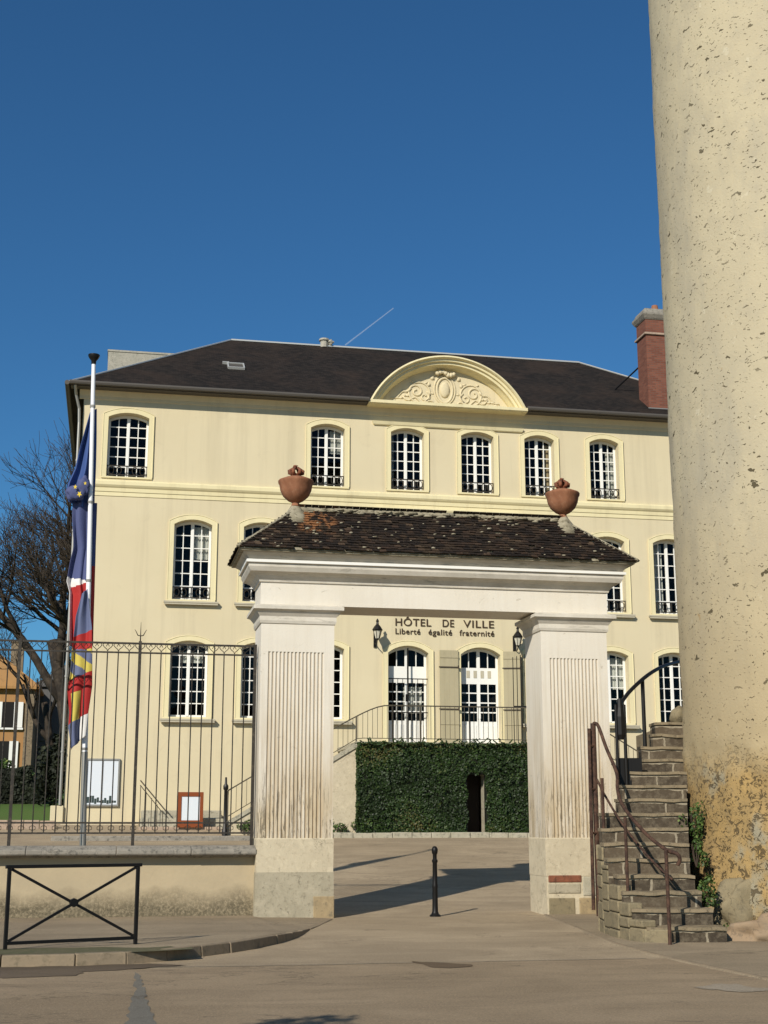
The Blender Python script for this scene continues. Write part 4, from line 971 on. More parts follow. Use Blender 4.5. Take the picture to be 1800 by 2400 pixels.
# ------------------------------------------------------------------ fence wall and fence
WV = 25.92
FW = empty('boundary_wall', (-4, WV, 0)); tag(FW, 'low plastered boundary wall with stone coping and damp dark foot, left of the gateway', 'wall')
m = MB(); nx = 120; xs = frange(-30, 2.655, nx); g = []
for z in frange(-.05, 1.08, 8): g.append([m.bm.verts.new((x, WV+.012*noise.noise(Vector((x*1.2, z*2, 0)))-.05*max(0, .25-z)*1.5, z)) for x in xs])
for i in range(8):
    for j in range(nx): m.bm.faces.new((g[i][j], g[i][j+1], g[i+1][j+1], g[i+1][j]))
m.box(-30, 2.655, WV+.03, WV+.4, -.05, 1.085)
m.build('wall_body', 'wall_plaster', FW, loc=(4, -WV, 0), smooth=True)
m = MB(); x = -30.; rd = random.Random(2)
while x < 2.6:
    L_ = rd.uniform(1.1, 1.7); x2 = min(2.657, x+L_); d = rd.uniform(-.006, .006)
    m.loft([[(x+.004, WV-.24+d, 1.10), (x2-.004, WV-.24+d, 1.10), (x2-.004, WV+.5, 1.10), (x+.004, WV+.5, 1.10)], [(x+.004, WV-.27+d, 1.13), (x2-.004, WV-.27+d, 1.13), (x2-.004, WV+.52, 1.13), (x+.004, WV+.52, 1.13)], [(x+.004, WV-.27+d, 1.20), (x2-.004, WV-.27+d, 1.20), (x2-.004, WV+.52, 1.20), (x+.004, WV+.52, 1.20)], [(x+.004, WV-.08+d, 1.27), (x2-.004, WV-.08+d, 1.27), (x2-.004, WV+.46, 1.27), (x+.004, WV+.46, 1.27)]])
    x = x2
m.run([(WV-.02, 1.06), (WV-.04, 1.099), (WV+.3, 1.099), (WV+.3, 1.06), ], -30, 2.655)
m.build('coping', 'coping_stone', FW, loc=(4, -WV, 0), bevel=.012)
FY = WV+.16
FN = empty('iron_fence', (-.5, FY, 1.27)); tag(FN, 'tall rusty iron bar fence with scrollwork bands standing on the low wall', 'fence')
FO = Vector((.5, -FY, -1.27))
def fn(o): o.parent = FN; o.location = Vector(o.location)+FO; return o
m = MB(); m.box(-8.18, 2.62, FY-.014, FY+.014, 4.90, 4.935); rail0 = fn(m.build('rail', 'fence_iron'))
for z in (4.73, 1.655, 1.475):
    m = MB(); m.box(-8.18, 2.62, FY-.013, FY+.013, z, z+.03); fn(m.build('rail', 'fence_iron'))
posts = [2.60, .46, -1.70, -3.86, -6.02, -8.18]; bar0 = None
for k, u in enumerate(posts):
    m = MB(); m.box(u-.028, u+.028, FY-.028, FY+.028, 1.24, 4.96 if k else 4.95)
    if k:
        m.tube([(u, FY, 4.96), (u, FY, 5.32)], [.014, .003], 5)
        for s in (-1, 1): m.tube([(u, FY, 5.06), (u+s*.05, FY, 5.07), (u+s*.09, FY, 5.15), (u+s*.11, FY, 5.18)], [.010, .009, .006, .003], 4)
    fn(m.build('post', 'fence_iron'))
for k in range(len(posts)-1):
    n = 11; st = (posts[k]-posts[k+1])/n
    for j in range(1, n):
        u = posts[k]-st*j
        if bar0 is None:
            mb = MB(); mb.tube([(0, 0, 1.505), (0, 0, 4.73)], .011, 6); bar0 = fn(mb.build('bar', 'fence_iron')); o = bar0
        else: o = bar0.copy(); COL.objects.link(o)
        o.location = Vector((u, FY, 0))+FO
m = MB(); mlow = MB()
for k in range(len(posts)-1):
    n = 11; st = (posts[k]-posts[k+1])/n
    for j in range(n):
        u = posts[k]-st*(j+.5); h = st/2
        for s in (-1, 1):
            m.tube([(u+s*h*.98, FY, 4.765), (u+s*h*.85, FY, 4.80), (u+s*h*.35, FY, 4.84), (u+s*h*.10, FY, 4.875), (u+s*.02, FY, 4.898)], .007, 4)
            m.tube([(u+s*h*.98, FY, 4.898), (u+s*h*.8, FY, 4.87), (u+s*h*.7, FY, 4.85)], .006, 4)
            mlow.tube([(u+s*h*.98, FY, 1.512), (u+s*h*.92, FY, 1.54), (u+s*h*.5, FY, 1.555), (u+s*h*.5, FY, 1.60), (u+s*h*.92, FY, 1.62), (u+s*h*.98, FY, 1.65)], .006, 4)
fn(m.build('scrollwork', 'fence_iron')); fn(mlow.build('scrollwork', 'fence_iron'))

# ------------------------------------------------------------------ flagpole and flags
FP = empty('flagpole', (-.40, 27.0, .0)); tag(FP, 'tall white flagpole with dark cup-shaped cap rising behind the fence', 'flagpole')
P0, P1 = Vector((-.40, 27, 0)), Vector((-.655, 27, 10.62))
def pole_u(z): return P0.x+(P1.x-P0.x)*(z/10.62)
m = MB(); m.tube([P0-P0, (P1-P0)*.28], [.062, .056], 12); m.build('lower_pole', 'zinc', FP, smooth='auto')
m = MB(); m.tube([(P1-P0)*.28, (P1-P0)*.75, (P1-P0)], [.052, .045, .040], 12); m.build('pole', 'white_pole', FP, smooth='auto')
m = MB(); q = P1-P0; m.lathe([(.045, q.z-.02), (.05, q.z+.05), (.09, q.z+.10), (.115, q.z+.15), (.115, q.z+.18), (.05, q.z+.19)], (q.x, q.y), 12); m.build('cap', 'black_iron', FP, smooth='auto')
for z in (3.0, 6.2, 7.75, 9.7): m = MB(); m.lathe([(.055, z-P0.z), (.055, z+.05)], (pole_u(z)-P0.x, 0), 10); m.build('collar', 'zinc', FP)
def flag(name, left, right, depth, zs, colf, mats, label, seed, folds=3.2, front=.10, group='flags hanging limp from the flagpole'):
    """left/right: lists of (z,u) silhouette; cloth hangs in vertical folds between them"""
    def interp(L, z):
        for (z0, u0), (z1, u1) in zip(L, L[1:]):
            if z1 <= z <= z0: return u1+(u0-u1)*(z-z1)/(z0-z1)
        return L[0][1] if z > L[0][0] else L[-1][1]
    ztop, zbot = zs; nz, ns = 130, 60; m = MB(); g = []
    for i in range(nz+1):
        row = []
        for j in range(ns+1):
            s = j/ns; z = ztop+(zbot-ztop)*i/nz
            zl = max(min(z, left[0][0]), left[-1][0]); zr_ = max(min(z, right[0][0]), right[-1][0])
            a, c = interp(left, zl), interp(right, zr_)
            lo = left[-1][0]+(right[-1][0]-left[-1][0])*s; hi = left[0][0]+(right[0][0]-left[0][0])*s
            z = hi+(lo-hi)*i/nz; a, c = interp(left, max(min(z, left[0][0]), left[-1][0])), interp(right, max(min(z, right[0][0]), right[-1][0]))
            x = a+(c-a)*(s+.035*math.sin(s*6.28*folds+i*.023))
            amp = depth*(.35+.65*i/nz)
            y = 27+front-amp*math.sin(s*6.28*folds+seed+.6*math.sin(i*.032+seed))*(1-.5*s)-.03*math.sin(i*.06+s*5)
            row.append(m.bm.verts.new((x, y, z)))
        g.append(row)
    for i in range(nz):
        for j in range(ns):
            f = m.bm.faces.new((g[i][j], g[i][j+1], g[i+1][j+1], g[i+1][j])); f.material_index = colf(j/ns, i/nz)
    o = m.build(name, mats, smooth=True, recalc=False)
    o.modifiers.new('s', 'SOLIDIFY').thickness = .004; return tag(o, label, 'flag', group)
flag('flag', [(9.62, -.68), (9.1, -.80), (8.9, -.85), (8.46, -.93), (8.17, -1.04), (7.97, -1.08), (7.76, -1.0)], [(9.72, -.56), (8.5, -.52), (7.62, -.49)], .10, (9.62, 7.78),
     lambda s, t: 0, ['flag_blue', 'flag_gold'], 'dark blue flag with gold stars, uppermost on the flagpole', 1.0, 2.2)
# gold stars on the lower fold of the upper flag
m = MB()
for (x, z, r_, k) in ((-.885, 8.02, .05, 0), (-.80, 7.88, .065, 1), (-.70, 8.10, .04, 2)):
    P = [(x+(r_ if q % 2 == 0 else r_*.42)*math.sin(q*math.pi/5+k*.6)*.8, 26.78, z+(r_ if q % 2 == 0 else r_*.42)*math.cos(q*math.pi/5+k*.6)) for q in range(10)]
    m.loft([P, [(a, y+.012, c) for a, y, c in P]])
st_ = m.build('star', 'flag_gold'); st_.parent = [o for o in bpy.data.objects if o.name == 'flag'][0]
m = MB(); m.blob((-.89, 26.90, 7.92), .14, 3, .25, 3, (1.25, .45, 1.0)); m.blob((-.74, 26.90, 8.08), .11, 5, .25, 3, (1.1, .45, 1.6))
fo = m.build('gathered_fold', 'flag_navy', st_.parent, smooth=True)
flag('flag', [(7.78, -.93), (7.44, -.93), (6.89, -.88), (6.6, -.94), (6.21, -.99), (6.0, -.92), (5.6, -.90), (4.96, -.86)], [(7.80, -.47), (6.2, -.42), (5.0, -.40)], .07, (7.78, 5.0),
     lambda s, t: 0 if t < .52+.04*s and s < .8 else (2 if s > .8 and t > .45 else 0 if s > .8 else (1 if t < .60-.05*s or s < .12 else 2)), ['flag_navy', 'flag_white', 'flag_red'], 'blue, white and red flag hanging in the middle of the flagpole', 2.3, 2.4)
flag('flag', [(5.95, -.66), (5.5, -.76), (4.95, -.80), (4.4, -.82), (4.1, -.86), (3.7, -.80), (3.42, -.80), (3.0, -.72)], [(6.05, -.56), (5.3, -.44), (4.9, -.42), (4.2, -.40), (3.6, -.46), (3.25, -.48)], .06, (6.0, 3.1),
     lambda s, t: (0 if t < .28 else 1 if t < .36+.05*s else (2 if ((t-.36)*7-s*1.1) % 1 < .5 else 0) if t < .56 else (1 if t < .66 else (2 if .2 < s < .55 else 1) if t < .84 else (0 if s < .7 else 3))),
     ['flag_slate', 'flag_red', 'flag_yellow', 'flag_white'], 'lowest flag, slate blue and yellow stripes edged in red', 3.7, 1.8, front=-.15)

# ------------------------------------------------------------------ street barrier and bollard
BR = empty('street_barrier', (-1.17, 18.40, .125), math.atan2(.63, 1.59)); tag(BR, 'black steel pedestrian barrier with crossed bars on the left pavement', 'barrier')
W_ = math.hypot(1.59, .63); Hh = .99
for x in (0, W_):
    m = MB(); m.box(x-.022, x+.022, -.022, .022, -.02, Hh-.0225); m.build('post', 'black_iron', BR, bevel=.004)
m = MB(); m.box(-.05, W_+.05, -.025, .025, Hh-.022, Hh+.02); m.build('top_rail', 'black_iron', BR, bevel=.005)
m = MB(); m.box(.0225, W_-.0225, -.016, .016, .055, .095); m.build('bottom_rail', 'black_iron', BR, bevel=.004)
for k, (za, zb2, yy_) in enumerate(((.10, Hh-.03, -.008), (Hh-.03, .10, .008))):
    m = MB(); p, q = Vector((.03, yy_, za)), Vector((W_-.03, yy_, zb2)); d = (q-p).normalized(); n_ = Vector((-d.z, 0, d.x))*.017
    m.loft([[p-n_+Vector((0, -.008, 0)), q-n_+Vector((0, -.008, 0)), q+n_+Vector((0, -.008, 0)), p+n_+Vector((0, -.008, 0))], [p-n_+Vector((0, .008, 0)), q-n_+Vector((0, .008, 0)), q+n_+Vector((0, .008, 0)), p+n_+Vector((0, .008, 0))]]); m.build('cross_bar', 'black_iron', BR)
m = MB(); m.prism([(W_/2+.055*math.cos(t), .535+.055*math.sin(t)) for t in [math.pi*k/4 for k in range(8)]], -.024, .024); m.build('centre_boss', 'black_iron', BR)
m = MB(); m.lathe([(.105, -.01), (.105, .02), (.07, .05), (.055, .09), (.052, .2), (.05, .5), (.055, .52), (.055, .55), (.047, .58), (.042, .95), (.055, .97), (.055, 1.0), (.038, 1.02), (.038, 1.10), (.05, 1.12), (.058, 1.16), (.058, 1.20), (.04, 1.235), (.02, 1.25)], (0, 0), 16)
tag(m.build('bollard', 'black_iron', smooth='auto', loc=(5.96, 25.75, 0)), 'slim black cast iron bollard in the middle of the gateway', 'bollard')

# ------------------------------------------------------------------ round tower
tcx, tcy = cam2w(8.03, 23.36); TR = 2.985
def rad_at(z, th_): return TR+max(0, (2.6-z))*.07+.004*z*0-.0*z
m = MB(); NA, NZ = 220, 190; g = []
for i in range(NZ+1):
    z = -.1+21.1*(i/NZ)**1.15; row = []
    for k in range(NA):
        t = 2*math.pi*k/NA; c, s = math.cos(t), math.sin(t); r = TR+(.10*max(0, 1.8-z)**1.2)
        p = Vector((c*TR, s*TR, z)); k_ = .016 if z > 2.9 else .05
        r += k_*noise.fractal(p*1.3, 1, 2, 5)+.008*noise.noise(p*6)
        row.append(m.bm.verts.new((r*c, r*s, z)))
    g.append(row)
for i in range(NZ):
    for k in range(NA): m.bm.faces.new((g[i][k], g[i][(k+1) % NA], g[i+1][(k+1) % NA], g[i+1][k]))
m.bm.faces.new(g[-1])
tag(m.build('round_tower', 'tower_render', smooth=True, loc=(tcx, tcy, 0)), 'massive round stone tower with pitted pale render and bare ochre rubble at its foot', 'tower')
def boulder(X, Y, z, r, sc, seed, mt, label):
    x, y = cam2w(X, Y); m = MB(); m.blob((0, 0, 0), r, seed, .22, 4, sc)
    for v_ in m.bm.verts: v_.co += v_.co.normalized()*(.035*noise.fractal(v_.co*4+Vector((seed, 0, 0)), .8, 2.1, 6)-.05*abs(noise.noise(v_.co*2.2+Vector((0, seed, 0)))))
    tag(m.build('boulder', mt, smooth=True, loc=(x, y, z)), label, 'stone')
boulder(5.46, 21.75, .26, .46, (1.1, .5, 1.15), 3, 'boulder_stone', 'rounded grey-brown boulder at the tower foot beside the lowest steps')
boulder(5.55, 20.72, .10, .50, (1.25, .6, .50), 8, 'slab_stone', 'flat orange-brown stone lying in front of the tower foot')
# ------------------------------------------------------------------ stone stair curling round the tower
ST = empty('stone_staircase', (*cam2w(4.0, 20.3), 0), -A); tag(ST, 'worn dark stone staircase climbing between the right pillar and the tower', 'staircase')
SX = [3.70, 3.55, 3.48, 3.46, 3.38, 3.38, 3.40, 3.46, 3.78, 3.90, 4.10, 4.29, 4.42, 4.68, 4.8]; RX = [4.81, 4.70, 4.62, 4.60]+[(20.3+.32*k)*.2135 for k in range(4, 10)]+[6.1]*5; rd = random.Random(31)
so = Vector((4.0, 20.3, 0))
def stepz(k): return .235+.2265*k
for k in range(15):
    y0 = 20.3+.32*k; y1 = y0+.32+(.2 if k == 14 else 0); z = stepz(k); zb_ = -.05; x0, x1 = SX[k], RX[k]
    nxt = 1.5
    m = MB(); nseg = 10; xs = frange(x0, x1, nseg)
    top0, bot0, top1, bot1 = [], [], [], []
    for x in xs:
        j = .030*noise.noise(Vector((x*3, k*2.2, 0))); jz = .022*noise.noise(Vector((x*4, k*3.1, 7)))
        top0.append((x-so.x, y0-so.y+j, z-.055+jz)); bot0.append((x-so.x, y0-so.y+j*.5+.012, zb_))
    prof = []
    rings = []
    for i, x in enumerate(xs):
        xx, yy0, zz = top0[i]; yb = y1-so.y
        rings.append([(xx, bot0[i][1], zb_), (xx, yy0, zz), (xx, yb, zz), (xx, yb, zb_)])
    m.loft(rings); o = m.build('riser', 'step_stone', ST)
    m = MB(); rings = []
    for i, x in enumerate(xs):
        xx, yy0, zz = top0[i]; e_ = .035+.012*noise.noise(Vector((x*6, k, 3))); yb = y1-so.y+.03; 
        dx = -.015 if i == 0 else .0
        rings.append([(xx+dx, yy0-e_, zz+.001), (xx+dx, yy0-e_-.004, zz+.046), (xx+dx, yb, zz+.054), (xx+dx, yb, zz+.001)])
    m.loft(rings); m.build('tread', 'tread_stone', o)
# outer stone cheek: irregular blocks against the flight's left flank
m = MB(); rd = random.Random(77)
path = [(4.02, 20.20), (3.64, 20.30), (3.50, 20.65), (3.42, 21.05), (3.37, 21.6), (3.34, 22.0), (3.35, 22.5), (3.42, 22.95)]
htop = [.22, .30, .52, .78, 1.02, 1.28, 1.36, 1.4]
for i in range(len(path)-1):
    a, c = Vector(path[i]), Vector(path[i+1]); d = (c-a).normalized(); nr = Vector((d.y, -d.x))
    if nr.x < 0: nr = -nr
    z = -.04; h = min(htop[i], htop[i+1])+.02
    while z < h-.06:
        dz = min(rd.uniform(.15, .27), h-z); cutx = rd.uniform(.35, .65)
        for (s0, s1) in (((0, cutx), (cutx, 1)) if (c-a).length > .65 else ((0, 1),)):
            p, q = a.lerp(c, s0)+d*.006, a.lerp(c, s1)-d*.006; o1 = rd.uniform(-.014, .010)
            R0 = [p+nr*o1, q+nr*o1, q+nr*.22, p+nr*.22]
            m.loft([[(v_.x-so.x, v_.y-so.y, z+.006) for v_ in R0], [(v_.x-so.x, v_.y-so.y, z+dz-.006) for v_ in R0]])
        z += dz
m.build('cheek_wall', 'boulder_stone', ST, bevel=.02)
m = MB(); m.box(4.95-so.x, 7.4-so.x, 25.3-so.y, 27.6-so.y, 0, stepz(14)-.06); m.build('landing', 'tread_stone', ST, bevel=.02)
m = MB(); m.blob((5.26-so.x, 25.0-so.y, stepz(14)+.12), .17, 5, .15, 3, (.9, .8, 1)); m.build('block', 'boulder_stone', ST, smooth=True)
# rusty lower handrail
HR = empty('stair_handrail', (*cam2w(4.0, 20.0), 0), -A); tag(HR, 'rusty brown iron handrail on four posts curving down the lower steps', 'handrail')
ho = Vector((4.0, 20.0, 0))
def H(X, Y, z): return Vector((X, Y, z))-ho
m = MB(); pts = [H(3.47, 23.2, 3.27), H(3.53, 23.1, 3.22), H(3.62, 22.9, 2.85), H(3.72, 22.6, 2.45), H(3.66, 22.2, 2.20), H(3.62, 21.7, 1.98), H(3.66, 21.1, 1.75), H(3.80, 20.5, 1.47), H(3.96, 20.0, 1.28), H(4.06, 19.85, 1.24), H(4.10, 19.84, 1.16), H(4.07, 19.86, 1.08)]
def smooth_path(P, n=6):
    out = []
    for i in range(len(P)-1):
        p0, p1, p2, p3 = P[max(i-1, 0)], P[i], P[i+1], P[min(i+2, len(P)-1)]
        for k in range(n):
            t = k/n; out.append(.5*((2*p1)+(-p0+p2)*t+(2*p0-5*p1+4*p2-p3)*t*t+(-p0+3*p1-3*p2+p3)*t**3))
    return out+[P[-1]]
m.tube(smooth_path(pts), .028, 8); m.build('rail', 'rusty_iron', HR, smooth=True)
m = MB(); m.tube(smooth_path([H(3.45, 22.9, 2.35), H(3.5, 22.5, 2.1), H(3.7, 22.0, 1.62), H(3.95, 21.3, 1.15), H(4.2, 20.9, .85)]), .018, 6); m.build('lower_rail', 'rusty_iron', HR, smooth=True)
for (X, Y, z0_, z1_, r_) in ((3.93, 19.92, -.02, 1.29, .026), (3.56, 21.0, .40, 1.74, .024), (3.44, 22.3, .85, 2.35, .026), (3.46, 23.2, .2, 3.27, .045)):
    m = MB(); m.tube([H(X, Y, z0_), H(X, Y, z1_)], r_, 8); m.build('post', 'rusty_iron', HR, smooth='auto')
m = MB(); m.tube([H(3.36, 23.12, .3), H(3.38, 23.12, 3.18)], .03, 6)
for z in (1.5, 2.2, 2.9): m.tube([H(3.38, 23.12, z), H(3.47, 23.18, z)], .02, 5)
m.build('back_post', 'rusty_iron', HR)
# black upper handrail
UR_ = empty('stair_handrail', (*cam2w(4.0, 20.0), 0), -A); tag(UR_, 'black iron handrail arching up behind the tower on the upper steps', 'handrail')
m = MB(); m.tube(smooth_path([H(3.98, 23.5, 3.62), H(4.2, 23.9, 3.85), H(4.53, 24.4, 4.12), H(4.85, 24.9, 4.33), H(5.2, 25.5, 4.50), H(5.7, 26.4, 4.68)]), .034, 8); m.build('rail', 'black_iron', UR_, smooth=True)
m = MB(); m.tube([H(4.53, 24.4, 2.95), H(4.53, 24.4, 4.12)], .035, 8); m.build('post', 'black_iron', UR_)
for X in (3.89, 4.03): m = MB(); m.tube([H(X, 23.46, 1.0), H(X, 23.46, 3.6)], .028, 8); m.build('post', 'black_iron', UR_)
m = MB(); m.lathe([(.05, 3.02), (.075, 3.10), (.075, 3.40), (.055, 3.55), (.04, 3.70)], (3.96-ho.x, 23.46-ho.y), 8); m.build('knuckle', 'black_iron', UR_)
m = MB(); m.box(3.87-ho.x, 4.12-ho.x, 23.5-ho.y, 23.54-ho.y, 1.9, 2.72); m.box(4.121-ho.x, 4.3-ho.x, 23.505-ho.y, 23.535-ho.y, 2.3, 2.72); m.build('dark_panel', 'black_iron', UR_)  # plain black panels at the left edge of the upper steps
# plants at the tower foot
def tp(X, Y): return cam2w(X, Y)
for i, (X, Y, z, r, n, lab) in enumerate(((4.80, 22.0, 1.0, .27, 420, 'green plant hanging over the steps at the tower side, middle of three'), (4.80, 21.35, .45, .26, 380, 'lowest green plant between steps and tower, just above the boulder'), (4.93, 22.6, 1.45, .28, 420, 'topmost green plant in the crack between steps and tower'), (4.98, 20.75, .06, .2, 220, 'small mossy green tuft on the ground beside the boulder'))):
    x, y = tp(X, Y); clump('wall_plant', (x, y, z), r, n, 'shrub_leaf', .05, lab, 'plant', 40+i, (.7, .6, 1.6 if i < 3 else .8), 'plants at the tower foot')

# ------------------------------------------------------------------ background: bare trees, house
def bare_tree(name, base, height, seed, label, lean=(0, 0), spread=1., levels=6, r0=.32, group='bare winter trees', kids_n=(3, 4), trunkfrac=.22, bias=(0, 0, 0)):
    rd = random.Random(seed); t = empty(name, base); tag(t, label, 'tree', group)
    trunk, crown = MB(), MB(); bias = Vector(bias)
    def branch(p, d, L_, r, lev):
        mb = trunk if lev == 0 else crown; n = 5 if lev < 3 else 3; pts = [p]; q = p.copy(); dd = d.copy()
        for i in range(n):
            wob = .12 if lev == 0 else .22
            dd = (dd+Vector((rd.uniform(-1, 1), rd.uniform(-1, 1), rd.uniform(-.6, .8)))*wob+Vector((0, 0, .05))+bias*.05).normalized(); q = q+dd*(L_/n); pts.append(q.copy())
        rs = [max(.009, r*(1-.45*i/n)) for i in range(n+1)]
        mb.tube(pts, rs, 7 if lev < 2 else 4 if lev < 4 else 3)
        if lev >= levels: return
        k = rd.randint(*kids_n)+(1 if lev > 2 else 0)
        for j in range(k):
            f = .35+.65*(j+rd.random()*.5)/k if lev else .6+.4*j/k; f = min(f, 1); idx = min(n, int(f*n)); st_p = pts[idx]
            ax = Vector((rd.uniform(-1, 1), rd.uniform(-1, 1), rd.uniform(-.2, .6))).normalized(); ang = rd.uniform(.35, .85)*spread
            nd = (dd*math.cos(ang)+(ax-dd*ax.dot(dd)).normalized()*math.sin(ang)+bias*(.25 if lev < 3 else .05)).normalized()
            branch(st_p, nd, L_*rd.uniform(.62, .82), rs[idx]*rd.uniform(.60, .80), lev+1)
    branch(Vector((0, 0, -.2)), Vector((lean[0], lean[1], 1)).normalized(), height*trunkfrac, r0, 0)
    trunk.build('trunk', 'bark', t, smooth=True); crown.build('crown', 'twig' if False else 'bark', t, smooth=True, recalc=False); return t
bare_tree('bare_tree', (-1.3, 63, 2.5), 17, 5, 'large bare tree close behind the left corner of the town hall, branches sweeping left', (-.2, 0), 1.1, 6, .46, bias=(-.75, 0, .12), trunkfrac=.45, kids_n=(2, 4))
bare_tree('bare_tree', (-10.5, 66, 2.8), 17, 8, 'bare tree farther left with its trunk outside the picture', (.15, 0), 1.1, 6, .40, bias=(.3, 0, .12), trunkfrac=.42, kids_n=(2, 3))
bare_tree('bare_tree', (-2.6, 72, 3.0), 15, 12, 'dark tangled lower bare tree standing behind the large one', (-.05, 0), 1.0, 6, .30, bias=(-.15, 0, .35), trunkfrac=.33, kids_n=(2, 3))
bare_tree('bare_tree', (24.6, 66, 2.6), 25, 21, 'thin bare treetop showing above the roof beside the brick chimney', (-.05, 0), .8, 5, .26, trunkfrac=.335, bias=(-.15, 0, .3))
# orange house
HO = empty('orange_house', (-8, 80, gz(80))); tag(HO, 'orange rendered house with tiled roof and white shutters, far left behind the fence', 'house')
def hx(o): o.parent = HO; o.location = Vector(o.location)-Vector((-8, 80, gz(80))); return o
m = MB(); m.box(-15, -4.3, 80, 87, 2, 9.05); hw = hx(m.build('wall', 'orange_render'))
m = MB(); m.box(-4.75, -4.28, 79.94, 87.02, 2, 8.98); hx(m.build('quoin', 'rubble_wall'))
m = MB(); m.loft([[(-15.3, 79.6, 9.06), (-3.95, 79.6, 9.06), (-3.95, 87.4, 9.06), (-15.3, 87.4, 9.06)], [(-15.3, 79.6, 9.2), (-3.95, 79.6, 9.2), (-3.95, 87.4, 9.2), (-15.3, 87.4, 9.2)], [(-12, 83.4, 12.0), (-7.3, 83.4, 12.0), (-7.3, 83.6, 12.0), (-12, 83.6, 12.0)]]); rf = hx(m.build('roof', 'orange_roof'))
m = MB(); m.ring(-5.9, -5.2, 83, 83.7, [(0, 9.5), (0, 12.0), (.06, 12.05), (.06, 12.2)]); m.build('chimney', 'rubble_wall', rf)
for (a, c, z0, z1) in ((-5.95, -5.35, 6.95, 8.35), (-6.05, -5.5, 4.6, 6.2), (-8.9, -8.2, 6.95, 8.35), (-8.9, -8.2, 4.4, 6.2)):
    m = MB(); m.box(a, c, 79.9, 79.99, z0, z1); w_ = hx(m.build('window', 'dark_room'))
    m = MB(); m.box(a-.5, a-.02, 79.86, 79.95, z0, z1).box(c+.02, c+.5, 79.86, 79.95, z0, z1)
    m.build('shutter', 'white_paint', w_)
    m = MB(); m.box(a-.55, c+.55, 79.82, 79.985, z0-.12, z0-.02); m.build('sill', 'white_paint', w_)
m = MB(); m.box(-4.5, -.5, 84, 90, 2.5, 9.6); hh = m.build('wall', 'grey_tile'); 
OH = empty('grey_house', (-2, 84, gz(84))); tag(OH, 'grey slate-hung house side glimpsed through branches, right of the orange house', 'house'); hh.parent = OH; hh.location = Vector((2, -84, -gz(84)))
m = MB(); m.loft([[(-4.7, 83.8, 9.61), (-.3, 83.8, 9.61), (-.3, 90.2, 9.61), (-4.7, 90.2, 9.61)], [(-2.1, 83.9, 11.4), (-2.0, 83.9, 11.4), (-2.0, 90.1, 11.4), (-2.1, 90.1, 11.4)]]); o = m.build('roof', 'grey_tile', OH); o.location = (2, -84, -gz(84))
# dark evergreen hedge on the lawn
rd = random.Random(6); P = []
for q in range(9000):
    u = rd.uniform(-14, -2.75); hgt = 4.1+.3*noise.noise(Vector((u*.6, 0, 0)))-(.9 if u > -3.3 else 0); z = gz(62)+rd.random()*(hgt-gz(62)); P.append(((u, 62-.15*rd.random()+.2*noise.noise(Vector((u, z, 0))), z), (0, -1, .4), .4+.4*noise.noise(Vector((u, 1, z)))))
for q in range(2500): u = rd.uniform(-14, -2.8); P.append(((u, 62+rd.random()*1.4, 4.1+.3*noise.noise(Vector((u*.6, 0, 0)))-(.9 if u > -3.3 else 0)), (0, 0, 1), .7))
HD = empty('hedge', (-8, 62.6, gz(62))); tag(HD, 'near-black evergreen hedge across the lawn in front of the orange house', 'hedge')
o = leaves('foliage', 'dark_leaf', P, .2, HD, 8); o.location = Vector((8, -62.6, -gz(62)))
m = MB(); m.box(-14, -3.1, 62.05, 63.3, gz(62)-.1, 3.75); o = m.build('stems', 'dark_leaf', HD); o.location = Vector((8, -62.6, -gz(62)))
clump('shrub', (-5.0, 70, gz(70)), 1.5, 1600, 'shrub_leaf', .22, 'sunlit yellow-green bush below the windows of the orange house', 'shrub', 51, (.9, .6, .95))
clump('shrub', (-2.2, 60, gz(60)), 1.3, 2200, 'dark_leaf', .18, 'dark evergreen bush beside the left corner of the town hall', 'shrub', 53, (.55, .6, 2.2))
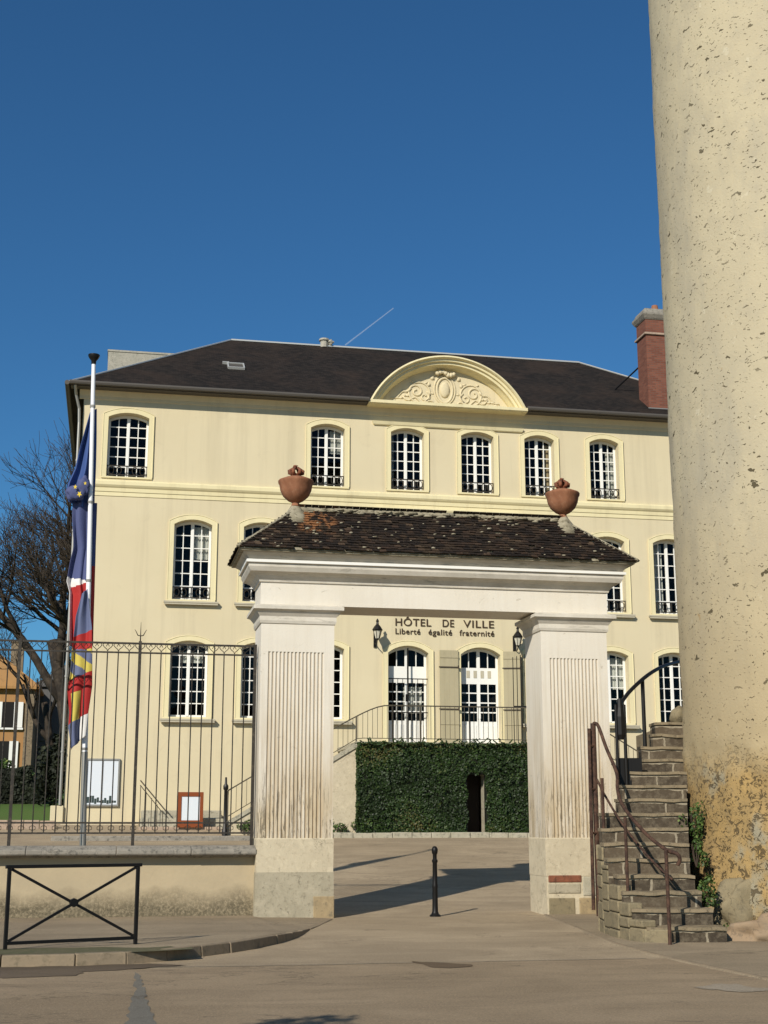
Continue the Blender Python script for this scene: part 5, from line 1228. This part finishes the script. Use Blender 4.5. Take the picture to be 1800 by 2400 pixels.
# tree on the near pavement whose shadow tip reaches the road
tr_ = clump('street_tree', (-2.9, 4.5, 0), .9, 3000, 'dark_leaf', .13, 'small round-headed street tree beside the viewpoint, throwing its shadow tip on the road', 'tree', 61, (1, 1, 1))
for c_ in kids(tr_): c_.location.z = 4.35
mm = MB(); mm.tube([(0, 0, -.05), (.03, 0, 2), (0, .03, 4.6)], [.09, .07, .04], 8); mm.build('trunk', 'bark', tr_)
# vapour trail
m = MB(); m.tube([Vector((.1535, .9364, .3383))*9000, Vector((.1866, .9241, .3644))*9000], [5, 3.5], 6)
tag(m.build('vapour_trail', 'vapour', recalc=True), 'thin white vapour trail slanting up from the roof ridge', 'vapour trail', kind='stuff')

# ------------------------------------------------------------------ camera, light, render
cd = bpy.data.cameras.new('camera'); cam = bpy.data.objects.new('camera', cd); COL.objects.link(cam); scene.camera = cam
cam.location = (0, 0, EYE); cam.rotation_euler = (R(90)+PITCH, 0, -A)
cd.sensor_fit = 'HORIZONTAL'; cd.sensor_width = 36; cd.lens = 3000/1659*36; cd.clip_end = 20000; cd.clip_start = .1
AZ, EL = R(37), R(31)
ld = bpy.data.lights.new('sun', 'SUN'); sun = bpy.data.objects.new('sun', ld); COL.objects.link(sun)
d = Vector((math.sin(AZ)*math.cos(EL), math.cos(AZ)*math.cos(EL), -math.sin(EL)))
sun.rotation_euler = d.to_track_quat('-Z', 'Y').to_euler(); ld.energy = 4.85; ld.angle = R(.5); ld.color = (1, .935, .825)
w = bpy.data.worlds.new('World'); scene.world = w; w.use_nodes = True; nt = w.node_tree
sky = nt.nodes.new('ShaderNodeTexSky'); sky.sky_type = 'NISHITA'; sky.sun_disc = False; sky.sun_elevation = EL; sky.sun_rotation = R(180)+AZ
sky.altitude = 0; sky.air_density = 1.0; sky.dust_density = .3; sky.ozone_density = 1.4
bg = nt.nodes['Background']; bg.inputs[1].default_value = .060
tint = nt.nodes.new('ShaderNodeMixRGB'); tint.blend_type = 'MULTIPLY'; tint.inputs[0].default_value = 1; tint.inputs[2].default_value = (.43, .98, 1.42, 1)
nt.links.new(sky.outputs[0], tint.inputs[1]); nt.links.new(tint.outputs[0], bg.inputs[0])
scene.view_settings.view_transform = 'Standard'; scene.view_settings.look = 'None'; scene.view_settings.exposure = 0; scene.view_settings.gamma = 1
scene.render.engine = 'CYCLES'
scene.render.resolution_x = 768; scene.render.resolution_y = 1024
